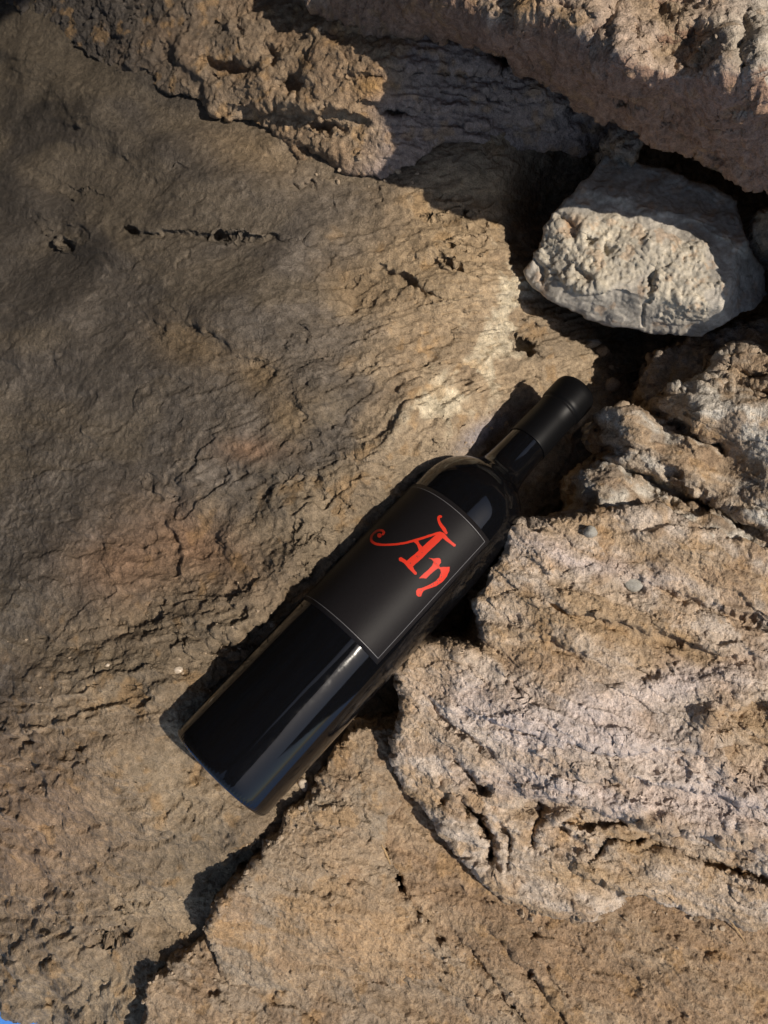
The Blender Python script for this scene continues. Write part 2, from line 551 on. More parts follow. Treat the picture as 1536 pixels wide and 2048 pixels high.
def face_tint(P, N, px, py, V0):
    n = fbm(P, 60, 3, 0.55, 50)
    n2 = fbm(P, 26, 3, 0.55, 57)
    c = mix(np.array([0.285, 0.225, 0.16]), np.array([0.205, 0.158, 0.112]), 0.45 + 1.0 * n)
    c = mix(c, c * 1.3, sstep(620, 900, px - 0.1 * py))
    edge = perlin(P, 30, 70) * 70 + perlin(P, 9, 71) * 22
    pat_shade = sstep(110, -90, (px * 0.62 + py * 0.5 - 700 + edge))           # grey patina, tone lowered to paint in the upper-left shade
    pat_shade = np.maximum(pat_shade, 0.9 * sstep(40, -40, np.hypot((px - 330) / 1.25, py - 720) - 330 + edge))
    pat_shade = np.maximum(pat_shade, sstep(40, -40, np.hypot((px - 20) / 0.85, (py - 1010) * 0.75) - 170 + edge))
    c = mix(c, mix(GREY * 0.6, DARK * 0.6, 0.4 + 1.2 * n2), pat_shade)
    c = mix(c, GREY * 0.85, 0.8 * pat_shade * sstep(0.1, 0.6, n2))
    c = mix(c, DARK * 0.28, 0.92 * sstep(880, 60, np.hypot(px + 50, (py - 80) * 1.0)))  # shade painted in: tint falls off towards the upper-left corner
    stk = fbm(np.stack([(px - py) * 0.12, (px + py) * 0.5, 0 * px], -1) * 0.325, 26, 3, 0.55, 66)  # soft diagonal bands of light painted as streaks of tone
    c = c * (1 + 0.38 * pat_shade * stk)[..., None]
    c = mix(c, np.array([0.185, 0.15, 0.11]), 0.5 * sstep(0.0, 0.5, fbm(flow(px, py) * np.array([0.5, 1, 1]), 45, 3, 0.55, 68)))
    br = blob(px, py, 380, 690, 75, 42, 20) + blob(px, py, 520, 750, 45, 35, 30) + blob(px, py, 575, 830, 40, 40, 0) + blob(px, py, 720, 570, 60, 45, 0)
    c = mix(c, np.array([0.21, 0.155, 0.10]), br * 1.2)
    oc = blob(px, py, 400, 1090, 130, 60, 30) + blob(px, py, 250, 1130, 110, 70, 0) + blob(px, py, 500, 900, 60, 25, 0) + 0.7 * blob(px, py, 60, 1640, 160, 200, 0)
    c = mix(c, np.array([0.25, 0.155, 0.10]), oc * 0.75)
    ygl = blob(px, py, 880, 520, 150, 200, 0) + blob(px, py, 520, 300, 130, 50, 20) + 0.8 * blob(px, py, 1000, 390, 150, 60, 0)
    c = mix(c, np.array([0.36, 0.265, 0.165]), ygl * 0.6)
    wh = sstep(0.0, 0.5, n2 + 0.9 * (blob(px, py, 1010, 620, 60, 130, 10) + blob(px, py, 900, 460, 130, 40, -10) * 0.5 + blob(px, py, 880, 800, 110, 60, -35) - 0.5))
    c = mix(c, CREAM * 0.9, wh * (blob(px, py, 1020, 610, 75, 150, 10) + blob(px, py, 880, 800, 110, 60, -35)))
    c = mix(c, OCHRE * 0.75, 0.38 * sstep(0.3, 0.7, fbm(P, 22, 3, 0.6, 64)) * (1 - pat_shade))
    c = mix(c, np.array([0.30, 0.29, 0.34]), 0.75 * blob(px, py, 965, 865, 70, 22, -30))  # blue sky reflection in the neck's shadow, painted as a bluish patch
    light_fall = 0.82 + 0.18 * sstep(350, 900, px - 0.25 * (py - 600) + 40 * n) + 0.20 * sstep(900, 1500, py + 60 * n) + 0.16 * blob(px, py, 860, 700, 230, 330, 15)      # painted light: brighter by the bottle neck, dimmer towards the upper left
    c = c * (light_fall * (1 + 0.20 * fbm(P, 5, 2, 0.6, 90) + 0.16 * fbm(P, 2.2, 2, 0.6, 93)))[..., None]
    return c * np.array([1.02, 1.0, 0.95])


corner = [(-900, -900), (2400, -900), (2400, 2800), (420, 2800), (180, 2240), (98, 2062), (76, 2037), (43, 2020), (0, 2011), (-40, 2010), (-160, 1985), (-500, 1960), (-900, 1900)]
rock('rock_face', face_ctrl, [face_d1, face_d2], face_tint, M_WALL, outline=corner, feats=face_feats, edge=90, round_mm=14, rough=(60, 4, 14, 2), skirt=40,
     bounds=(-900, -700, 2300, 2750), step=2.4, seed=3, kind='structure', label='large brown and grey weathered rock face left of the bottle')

# ------------------------------------------------------------------ unseen rock wall and roof, added to block sky light and darken glass reflections
def added_cliff():
    path = np.array([(900, -900), (1250, -350), (1300, 250), (900, 720), (450, 690), (0, 720), (-520, 700), (-900, 380), (-1000, -60), (-1050, -420)], float)
    L = np.concatenate([[0], np.cumsum(np.linalg.norm(np.diff(path, axis=0), axis=1))])
    u = np.linspace(0, L[-1], 210)
    x, y = np.interp(u, L, path[:, 0]), np.interp(u, L, path[:, 1])
    nx, ny = -x + 100, -y - 60
    k = np.hypot(nx, ny)
    nx, ny = nx / k, ny / k
    h = np.linspace(-520, 2100, 120)
    lean = np.where(h < 500, 0.04 * np.clip(h, 0, None), 20 + 0.0008 * (h - 500) ** 2)
    low = sstep(2320, 1860, u)[None]                 # right-hand side: low bank without lean, added to darken the bottle's reflection
    hh = -520 + (h[:, None] + 520) * (1 - 0.47 * low)
    ln = lean[:, None] * (1 - low)
    V = np.stack([x[None] + nx[None] * ln, y[None] + ny[None] * ln, hh], -1)
    N = -normals(V)
    V = V + N * (70 * fbm(V, 420, 4, 0.5, 1201) + 14 * jumble(V[..., [0, 2, 1]], 90, 1210))[..., None]
    ny_, nx_ = V.shape[:2]
    idx = np.arange(ny_ * nx_).reshape(ny_, nx_)
    q = np.stack([idx[:-1, :-1], idx[1:, :-1], idx[1:, 1:], idx[:-1, 1:]], -1).reshape(-1, 4)
    me = bpy.data.meshes.new('added_cliff')
    me.from_pydata((V.reshape(-1, 3) * MM).tolist(), [], q.tolist())
    me.polygons.foreach_set('use_smooth', np.ones(len(q), bool))
    at = me.color_attributes.new('tint', 'FLOAT_COLOR', 'POINT')
    c4 = np.ones((ny_ * nx_, 4), np.float32)
    c4[:, :3] = mix(BROWN + 0 * V, GREY, 0.5 + fbm(V, 200, 3, 0.5, 1220)).reshape(-1, 3)
    at.data.foreach_set('color', c4.ravel())
    me.materials.append(M_WALL)
    o = bpy.data.objects.new('added_cliff', me)
    COL.objects.link(o)
    o.matrix_world = RW
    o['kind'] = 'structure'


added_cliff()

# ------------------------------------------------------------------ ledge above the diagonal crack (upper left) and its shaded strata
ledge_out = [(-500, -600), (-420, -160), (-60, -10), (30, 8), (70, 38), (105, 78), (165, 108), (210, 140), (255, 158), (300, 172), (345, 192), (395, 208), (430, 232), (490, 245), (540, 270),
             (575, 300), (610, 322), (655, 330), (700, 346), (760, 352), (830, 330), (868, 292), (905, 286), (960, 288), (1040, 290), (1100, 294), (1160, 302), (1215, 300),
             (1300, 280), (1400, 200), (1400, -600)]
def over_face(pts, up):
    a = np.array(pts, float)
    return [(p[0], p[1], float(z) + up) for p, z in zip(pts, tps(face_ctrl, a[:, 0], a[:, 1]))]


ledge_ctrl = over_face([(-300, -120), (-60, 0), (70, 45), (170, 112), (255, 162), (345, 196)], 1) + over_face([(430, 235), (540, 275), (650, 330), (700, 345)], 2) + over_face([(760, 350)], 1) + over_face([(830, 326), (870, 290), (960, 290), (1040, 292)], 4) + over_face([(100, -20), (-150, -200)], 8) + [
    (-300, -500, -290), (900, 150, -92), (1100, 290, -116), (1100, 220, -98), (1180, 285, -126), (1300, 150, -120), (600, -300, -110), (1300, -300, -100), (1000, 120, -90), (750, 200, -92), (800, 110, -78), (700, 120, -88), (640, 200, -108), (860, 220, -95)] + over_face(
    [(300, 60), (200, -60), (450, 100), (600, 0), (450, -60)], 18)
ledge_feats = [('pit', 460, 137, 60, 15, 8, -16), ('pit', 590, 172, 26, 20, 30, -14), ('pit', 540, 110, 14, 26, -20, -8), ('bump', 520, 165, 26, 30, 0, 9), ('bump', 455, 45, 18, 14, 0, 9),
               ('bump', 600, 205, 40, 14, 10, 7), ('pit', 655, 256, 32, 8, 6, -14), ('pit', 795, 228, 26, 6, 10, -14), ('pit', 628, 312, 40, 10, 25, -12),
               ('step', [(760, 245), (690, 228), (560, 222), (430, 214)], 9, 40, 4), ('step', [(900, 216), (800, 210), (700, 205)], 5, 22, 3),
               ('crack', [(680, 145), (730, 150), (770, 160)], 3, 4),
               ('step', [(960, 62), (860, 55), (740, 62), (620, 60)], 12, 40, 5), ('crack', [(770, 50), (860, 62), (960, 58)], 6, 8),
               ('step', [(1100, 150), (960, 142), (860, 140), (760, 128)], 7, 26, 4), ('step', [(1140, 248), (1040, 246), (940, 250), (860, 238)], 7, 26, 4),
               ('step', [(1110, 200), (1000, 192), (900, 186), (840, 178)], 4, 20, 3),
               ('pit', 1008, 124, 30, 15, 12, -24), ('pit', 1145, 215, 16, 12, 0, -12), ('step', [(200, 60), (260, 130), (330, 170)], -5, 40, 6),
               ('step', [(330, 80), (390, 150), (420, 200)], -7, 40, 7), ('step', [(470, 20), (480, 80)], 8, 30, 5)]


def ledge_d1(P, N, px, py):
    Q = P * np.array([0.35, 2.2, 0.8])
    s = sstep(780, 900, px + 0.3 * py)
    h = 4.5 * fbm(P, 50, 3, 0.5, 101) * (1 - 0.4 * s) + s * 3.0 * ridged(Q, 26, 3, 0.55, 103)
    h += (1 - s) * (1.6 * fbm(P, 22, 3, 0.55, 107) + 2.2 * jumble(P * np.array([1, 1.3, 1]), 20, 109))
    return h


def ledge_d2(P, N, px, py):
    return 0.9 * jumble(P, 8, 111) + 0.8 * billow(P, 9, 2, 0.55, 117) + 0.65 * billow(P, 3.6, 2, 0.6, 113)


def ledge_tint(P, N, px, py, V0):
    n = fbm(P, 40, 3, 0.55, 121)
    c = mix(TAN * 0.95, BROWN, 0.4 + n)
    c = mix(c, DARK * 0.42, sstep(700, 180, px + 0.4 * py + 90 * n))  # left end painted darker to carry on the upper-left shade
    c = mix(c, MAUVE * 0.8, 0.75 * sstep(790, 880, px + 0.3 * py + 40 * n))
    c = mix(c, OCHRE, blob(px, py, 745, 172, 35, 22) * 0.9 + 0.35 * sstep(0.3, 0.6, fbm(P, 20, 3, 0.6, 125)))
    return c * (1 + 0.2 * fbm(P, 4, 2, 0.6, 128))[..., None]


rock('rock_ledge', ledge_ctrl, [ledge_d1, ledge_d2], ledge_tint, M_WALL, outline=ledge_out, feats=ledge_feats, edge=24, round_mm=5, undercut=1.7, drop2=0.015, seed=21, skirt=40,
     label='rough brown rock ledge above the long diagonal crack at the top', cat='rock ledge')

# ------------------------------------------------------------------ overhang at the upper right
over_out = [(560, -600), (590, -60), (625, 20), (665, 50), (720, 62), (800, 70), (880, 80), (960, 92), (1010, 110), (1050, 140), (1100, 168), (1130, 190), (1150, 212), (1170, 232), (1220, 244),
            (1290, 262), (1335, 276), (1370, 300), (1400, 322), (1415, 336), (1450, 352), (1470, 366), (1536, 376), (1590, 392), (1622, 440), (1626, 520), (1650, 640), (1760, 720), (2300, 780), (2300, -600)]
over_ctrl = [(1000, 0, 10), (1300, 0, 42), (1536, 0, 60), (1130, 88, 36), (1270, 155, 64), (1420, 165, 82), (1536, 195, 92), (1000, 62, 8), (900, 46, -28), (800, 42, -62), (690, 30, -95), (650, -60, -95), (640, 0, -108),
             (1536, 364, 4), (1440, 338, -4), (1333, 262, -15), (1218, 236, -30), (1163, 220, -36), (1000, 104, -46), (1090, 160, -40), (880, 74, -70), (1440, 255, 34), (1250, 195, 14), (1060, 110, -10), (1536, 285, 44),
             (1650, 440, 14), (1670, 560, 20), (1840, 400, 34), (1700, 250, 66), (2100, 320, 60), (1700, 100, 76), (1000, -300, -10), (600, -300, -130), (1536, -300, 30), (2200, 0, 60), (2200, 600, 10)]
over_feats = [('pit', 1370, 100, 70, 45, -10, -16), ('pit', 1215, 40, 16, 60, 20, -10), ('bump', 1230, 90, 36, 75, 0, 8), ('bump', 1440, 130, 34, 60, 10, 8), ('pit', 1340, 20, 60, 22, -20, -10), ('pit', 1150, 25, 30, 12, 10, -6),
              ('bump', 1520, 100, 24, 70, 0, 8), ('crack', [(1490, 0), (1480, 90), (1500, 190)], 7, 9), ('crack', [(1270, 20), (1275, 120), (1262, 160)], 5, 6),
              ('pit', 1260, 200, 40, 8, 8, -8), ('pit', 1350, 235, 26, 10, 20, -8), ('pit', 1490, 215, 40, 8, 5, -10), ('step', [(1536, 330), (1450, 312), (1400, 290)], 8, 20, 4), ('bump', 1475, 265, 40, 14, 5, 6)]


def over_d1(P, N, px, py):
    h = 5.0 * fbm(P, 46, 3, 0.5, 201) + 2.0 * jumble(P * np.array([1.5, 0.6, 1]), 22, 203) + 1.4 * ridged(P * np.array([1.6, 0.6, 1]), 26, 2, 0.5, 205)
    h += 1.2 * ridged(P * np.array([0.6, 2, 1]), 18, 3, 0.55, 209)
    return h


def over_d2(P, N, px, py):
    cav = worley(P, 8, 3)
    return 1.1 * jumble(P, 8, 211) + 0.5 * fbm(P, 8, 3, 0.6, 215) + 0.5 * billow(P, 3.4, 2, 0.6, 213) - 1.3 * sstep(0.32, 0.14, cav)


def over_tint(P, N, px, py, V0):
    n = fbm(P, 40, 3, 0.55, 221)
    c = mix(np.array([0.46, 0.355, 0.275]), TAN, 0.5 + n)
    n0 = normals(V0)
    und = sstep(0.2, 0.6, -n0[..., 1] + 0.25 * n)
    c = mix(c, np.array([0.31, 0.19, 0.13]), 0.8 * und)  # underside tinted browner, and darker to deepen its shade
    c = mix(c, STONE * 1.1, sstep(1340, 1480, px - 0.4 * py + 60 * n) * 0.7 * (1 - und))
    c = mix(c, OCHRE, 0.7 * blob(px, py, 1060, 15, 40, 25) + 0.3 * sstep(0.3, 0.6, fbm(P, 18, 3, 0.6, 225)))
    return c * (1 + 0.2 * fbm(P, 4, 2, 0.6, 228))[..., None]


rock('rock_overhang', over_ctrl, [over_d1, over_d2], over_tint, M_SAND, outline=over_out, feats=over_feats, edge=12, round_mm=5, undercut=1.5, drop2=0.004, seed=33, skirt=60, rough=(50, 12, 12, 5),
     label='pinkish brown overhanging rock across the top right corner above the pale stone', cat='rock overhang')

# ------------------------------------------------------------------ crumbly knob under the overhang
knob_out = [(1216, 262), (1240, 255), (1275, 262), (1292, 285), (1282, 312), (1268, 328), (1250, 318), (1228, 305), (1212, 285)]


def lump_d(amp, wl, seed):
    def f(P, N, px, py):
        return amp * fbm(P, wl, 4, 0.58, seed) + 0.25 * amp * ridged(P, wl * 0.5, 2, 0.5, seed + 9)
    return f


def plain_tint(c0, c1, seed):
    def f(P, N, px, py, V0):
        n = fbm(P, 18, 3, 0.6, seed)
        return mix(c0 + 0 * P, c1, 0.5 + n) * (1 + 0.2 * fbm(P, 4, 2, 0.6, seed + 4))[..., None]
    return f


rock('crumbly_rock', [(1216, 270, -70), (1280, 270, -66), (1250, 300, -62), (1268, 325, -72), (1216, 300, -74)], [lump_d(3.0, 14, 301), lump_d(0.8, 4, 303)], plain_tint(GREY * 0.95, BROWN, 305), M_WALL,
     outline=knob_out, edge=16, round_mm=9, undercut=0.4, skirt=22, rough=(24, 7, 9, 3), seed=41, step=2.0,
     label='small crumbly grey knob of rock hanging over the top of the pale stone', cat='rock')

# ------------------------------------------------------------------ the pale loose stone
stone_out = [(1210, 308), (1182, 345), (1155, 380), (1112, 422), (1088, 450), (1074, 492), (1062, 520), (1044, 538), (1048, 558), (1072, 578), (1100, 600), (1145, 622), (1178, 640), (1225, 654),
             (1290, 668), (1350, 672), (1402, 674), (1432, 655), (1470, 645), (1505, 615), (1536, 590), (1528, 545), (1505, 500), (1490, 455), (1474, 402), (1430, 378), (1390, 366), (1330, 338), (1280, 326)]


def plane(a, b, c):
    A = np.array([[p[0], p[1], 1.0] for p in (a, b, c)])
    return np.linalg.solve(A, np.array([p[2] for p in (a, b, c)], float))


STONE_PLANES = [plane((1140, 372, -76), (1485, 490, -44), (1290, 320, -88)), plane((1140, 372, -76), (1485, 490, -44), (1180, 605, -56)), plane((1485, 490, -44), (1465, 635, -54), (1536, 570, -84)),
                plane((1075, 520, -84), (1125, 430, -68), (1160, 590, -62)), plane((1150, 580, -60), (1420, 632, -52), (1290, 672, -86))]


def stone_ctrl(x, y):
    wx, wy = warp2(x, y, 70, 7, 360)
    zs = np.stack([p[0] * wx + p[1] * wy + p[2] for p in STONE_PLANES])
    k = 2.2
    return -k * np.log(np.exp(-(zs - zs.min(0)) / k).sum(0)) + zs.min(0)


stone_feats = [('crack', [(1290, 660), (1288, 610), (1305, 570), (1300, 540)], 4, 4), ('pit', 1306, 555, 7, 24, 5, -5), ('step', [(1280, 590), (1230, 585), (1170, 590), (1120, 560), (1095, 510)], 3.5, 30, 3),
               ('pit', 1148, 455, 10, 18, -40, -6), ('pit', 1214, 500, 9, 10, 0, -6), ('pit', 1165, 545, 16, 9, 40, -5), ('pit', 1180, 480, 9, 9, 0, -5), ('crack', [(1062, 520), (1085, 540), (1080, 570)], 5, 6),
               ('step', [(1500, 520), (1440, 470), (1380, 440), (1300, 430), (1220, 400), (1150, 388)], 2.5, 25, 6), ('crack', [(1115, 430), (1140, 445)], 4, 4)]


def crust(px, py):
    px, py = warp2(px, py, 40, 28, 350)
    px, py = warp2(px, py, 14, 10, 351)
    return np.clip(sstep(1.15, 0.85, np.hypot((px - 1185) / 115, (py - 500) / 82)) + sstep(1.15, 0.85, np.hypot((px - 1360) / 75, (py - 560) / 85)), 0, 1)


def stone_d1(P, N, px, py):
    return 1.6 * fbm(P, 40, 3, 0.5, 311) + 0.7 * terrace(fbm(P, 26, 2, 0.5, 315) * 3, 0.25)


def stone_d2(P, N, px, py):
    k = crust(px, py)
    return k * (1.2 * billow(P, 13, 3, 0.6, 321) + 1.0 * jumble(P, 6, 325) + 0.6 * fbm(P, 4, 2, 0.6, 326) + 0.7) + 0.25 * fbm(P, 5, 3, 0.6, 327) + 0.35 * jumble(P, 8, 329)


def stone_tint(P, N, px, py, V0):
    n = fbm(P, 24, 3, 0.6, 331)
    c = mix(STONE * 0.72, STONE * 0.92, 0.5 + n)
    c = mix(c, CREAM * 0.82, 0.75 * crust(px, py) * (0.75 + 0.5 * n))
    c = mix(c, np.array([0.40, 0.25, 0.14]), 0.8 * blob(px, py, 1148, 448, 18, 14) + 0.4 * sstep(0.3, 0.6, fbm(P, 14, 3, 0.6, 335)))
    return c * (1 + 0.15 * fbm(P, 4, 2, 0.6, 338))[..., None]


rock('loose_stone', stone_ctrl, [stone_d1, stone_d2], stone_tint, M_PALE, outline=stone_out, feats=stone_feats, edge=8, round_mm=4, undercut=1.3, skirt=34, rough=(50, 4, 12, 2.0), seed=51, step=2.0, drop2=0.02,
     label='pale grey angular stone with crusted sunlit front wedged under the overhang', cat='stone')

rock('small_stone', [(1505, 480, -60), (1560, 460, -52), (1600, 500, -60), (1540, 495, -56)], [lump_d(2.0, 16, 401), lump_d(0.6, 4, 403)], plain_tint(TAN, PINK * 0.8, 405), M_SAND,
     outline=[(1498, 465), (1518, 425), (1560, 405), (1640, 420), (1640, 520), (1570, 512), (1530, 498), (1505, 486)], edge=18, round_mm=8, undercut=0.5, skirt=24, rough=(30, 6, 10, 2.5), seed=61, step=2.2,
     label='small rounded brown stone cut by the right edge beside the pale stone', cat='stone')

# ------------------------------------------------------------------ right-hand rocks
LAYER = np.array([0.34, 0.94, 0.0])     # across the bedding, in rock-bed axes (beds run down to the right)


def sand_d1(seed, amp=1.0, beds=1.5, wl=17.0):
    def f(P, N, px, py):
        q = P + 6 * np.stack([fbm(P, 40, 2, 0.5, seed + 1), fbm(P, 40, 2, 0.5, seed + 2), 0 * P[..., 0]], -1)
        u = q @ LAYER
        uv = u / wl + 0.7 * fbm(P, 60, 3, 0.55, seed + 3)
        bed = terrace(uv, 0.16) - uv
        h = amp * (4.0 * fbm(P, 55, 2, 0.5, seed) - beds * bed * np.clip(0.7 + 1.5 * fbm(P, 50, 2, 0.5, seed + 14), 0.1, 1.5))
        S = np.stack([P @ np.array([0.94, -0.34, 0]) * 0.45, u, P[..., 2] * 0.7], -1)
        h += amp * (2.3 * jumble(S * np.array([0.75, 1, 1]), 15, seed + 5) + 0.9 * fbm(S, 13, 2, 0.55, seed + 7))
        return h
    return f


def sand_d2(seed, amp=1.0):
    def f(P, N, px, py):
        S = np.stack([P @ np.array([0.94, -0.34, 0]) * 0.6, P @ LAYER, P[..., 2]], -1)
        h = 0.62 * jumble(S, 7.5, seed) + 0.45 * billow(P, 9, 2, 0.5, seed + 4) + 0.42 * billow(P, 3.6, 2, 0.6, seed + 6) + 0.3 * jumble(P, 2.6, seed + 20)
        return amp * (h + 0.30 * fbm(P, 1.7, 1, 0.5, seed + 12))
    return f


def sand_tint(seed, base=TAN, alt=PINK, low=BROWN, alt_f=0.5):
    def f(P, N, px, py, V0):
        u = P @ LAYER
        S = np.stack([P @ np.array([0.94, -0.34, 0]) * 0.25, u, P[..., 2]], -1)
        n = fbm(S, 26, 4, 0.55, seed)
        m = fbm(P, 30, 3, 0.6, seed + 5)
        c = mix(base + 0 * P, alt, alt_f + 1.5 * n)
        c = mix(c, low, 0.7 * sstep(0.1, 0.5, m))
        c = mix(c, OCHRE * 0.95, 0.36 * sstep(0.22, 0.6, fbm(P, 24, 4, 0.6, seed + 8)))
        hi = fbm(P, 2.2, 2, 0.6, seed + 11)
        return c * (1 + 0.22 * fbm(P, 5, 2, 0.6, seed + 13) + 0.12 * hi)[..., None]
    return f


rub_out = [(1316, 870), (1285, 820), (1270, 790), (1300, 740), (1322, 700), (1345, 682), (1380, 672), (1440, 664), (1500, 650), (1536, 632), (1640, 600), (2300, 560), (2300, 1000), (1500, 1000)]
rock('rubble_rock', [(1280, 800, -105), (1330, 690, -102), (1440, 672, -96), (1536, 650, -84), (1400, 760, -82), (1500, 720, -66), (1350, 850, -86), (1700, 700, -60), (2200, 700, -60), (2200, 900, -40), (1600, 900, -60)],
     [lump_d(5.5, 30, 501), lump_d(2.2, 9, 505), lump_d(0.6, 3.4, 508)], sand_tint(510, TAN * 0.9, GREY * 1.2), M_SAND, outline=rub_out, edge=22, round_mm=10, undercut=0.5, seed=71, rough=(50, 14, 16, 6),
     label='shadowed crumbly rock just below the pale stone at right', cat='rock')

up_out = [(1200, 836), (1212, 822), (1232, 816), (1262, 818), (1292, 826), (1322, 840), (1336, 832), (1322, 812), (1322, 792), (1338, 776), (1368, 778), (1392, 770), (1402, 752), (1430, 730), (1440, 714), (1462, 706), (1500, 706), (1536, 722),
          (1640, 740), (2300, 780), (2300, 1330), (1536, 1185), (1450, 1135), (1390, 1105), (1300, 1068), (1230, 1075), (1188, 1078), (1160, 1052), (1150, 1030), (1166, 1006), (1160, 975), (1148, 955), (1172, 934), (1200, 926), (1226, 928), (1222, 900), (1206, 880), (1196, 858)]
up_ctrl = [(1205, 835, -54), (1250, 850, -38), (1285, 872, -34), (1330, 858, -54), (1345, 790, -44), (1400, 835, -18), (1480, 830, -12), (1400, 780, -34), (1480, 760, -40), (1450, 715, -50), (1500, 735, -36), (1536, 800, -16), (1536, 950, -10), (1440, 895, -40),
           (1400, 950, -18), (1340, 925, -26), (1215, 905, -62), (1300, 985, -46), (1400, 1015, -36), (1160, 960, -44), (1210, 965, -34), (1165, 1035, -42), (1250, 1020, -26), (1400, 1075, -14), (1536, 1140, -8), (1700, 900, 0), (2200, 900, 10), (2200, 1300, 0)]
up_feats = [('crack', [(1325, 842), (1370, 862), (1410, 885), (1440, 892), (1452, 905)], 8, 11), ('crack', [(1225, 912), (1262, 945), (1310, 962), (1360, 988), (1430, 1012), (1536, 1075)], 9, 11),
            ('crack', [(1190, 900), (1250, 890), (1300, 905)], 5, 4), ('step', [(1300, 958), (1340, 1005), (1420, 1040), (1536, 1100)], 6, 30, 5), ('crack', [(1400, 755), (1440, 775), (1500, 775), (1560, 800)], 6, 7),
            ('crack', [(1440, 730), (1480, 745), (1536, 760)], 5, 6), ('pit', 1180, 1000, 12, 20, 20, -8), ('pit', 1345, 945, 20, 10, 20, -8)]
up_feats = [f if f[0] in ('pit', 'bump') else (f[0], f[1], f[2] * (1.5 if f[0] == 'step' else 1.2), f[3] * (1.6 if f[0] == 'crack' else 1)) + f[4:] for f in up_feats]
rock('upper_boulder', up_ctrl, [sand_d1(601, 1.0, 4.8, 19.0), sand_d2(621, 1.0)], sand_tint(631, TAN * 1.12, STONE * 1.15), M_SAND, outline=up_out, feats=up_feats, edge=18, round_mm=9, undercut=0.5, seed=81, rough=(40, 9, 12, 4), step=2.2,
     label='rugged lobed tan rock right of the bottle neck with deep shadowed grooves', cat='boulder')

slab_j = [(690, 1440), (745, 1600), (778, 1705), (800, 1762), (838, 1828), (880, 1880), (960, 1960), (1070, 2070), (1200, 2300), (1250, 2700), (2300, 2700), (2300, 1500), (1000, 1400)]
rock('corner_slab', [(760, 1480, -58), (800, 1700, -42), (850, 1830, -36), (960, 1950, -30), (1070, 2060, -24), (900, 1750, -42), (1000, 1850, -34), (1200, 1950, -26), (1450, 1950, -20), (1300, 1800, -34), (1536, 1880, -24), (1536, 2048, -14), (1200, 2600, 0), (2200, 2000, 0), (2200, 2600, 0), (1200, 1500, -60)],
     [sand_d1(701, 0.85, 2.6, 22.0), sand_d2(721, 1.6)], sand_tint(731, TAN * 0.98, BROWN * 1.2, BROWN, 0.4), M_SAND, outline=slab_j,
     feats=[('crack', [(1040, 1920), (1090, 1990), (1140, 2050)], 6, 5), ('crack', [(890, 1850), (950, 1920), (1020, 2010), (1060, 2070)], 6, 5), ('step', [(1150, 2090), (1090, 1985), (1030, 1905), (960, 1830)], 5, 30, 5), ('step', [(930, 1760), (880, 1770), (830, 1790)], 4, 30, 4),
            ('pit', 1070, 1870, 14, 8, -30, -5), ('pit', 1400, 1905, 30, 12, 0, -3)],
     edge=12, round_mm=4, seed=91, rough=(50, 7, 14, 3), undercut=0.3, label='sandy brown slab filling the bottom right corner below the boulder', cat='rock slab')

low_out = [(386, 1896), (350, 1922), (325, 1940), (296, 1964), (286, 1985), (286, 2030), (290, 2110), (300, 2700), (1400, 2700), (1120, 2090), (960, 1950), (860, 1850), (640, 1800), (470, 1840)]
rock('bottom_slab', [(390, 1895, -44), (300, 1970, -34), (290, 2050, -34), (450, 1950, -38), (600, 2000, -34), (800, 1960, -36), (1000, 2040, -26), (600, 2300, -14), (1200, 2600, 0), (400, 2600, -30), (640, 1820, -50), (860, 1860, -44)],
     [sand_d1(801, 0.85, 2.6, 24.0), sand_d2(821, 1.45)], sand_tint(831, TAN * 0.92, np.array([0.30, 0.235, 0.17]), BROWN, 0.4), M_SAND, outline=low_out,
     feats=[('step', [(560, 1985), (500, 2000), (430, 2030)], 3, 30, 4), ('crack', [(420, 1990), (440, 1975)], 4, 3)], edge=10, round_mm=4, seed=95, rough=(46, 13, 15, 6), undercut=0.4,
     label='flat tan slab along the bottom edge casting a dark shadow leftwards', cat='rock slab')

def mid_tint(P, N, px, py, V0):
    c = sand_tint(931, TAN * 0.95, np.array([0.31, 0.25, 0.185]), BROWN * 1.1, 0.45)(P, N, px, py, V0)
    x, y = warp2(px, py, 60, 25, 1060)
    return mix(c, np.array([0.42, 0.285, 0.165]) * (1 + 0.15 * fbm(P, 5, 2, 0.6, 1065))[..., None], 0.75 * blob(x, y, 730, 1850, 140, 95, 10))


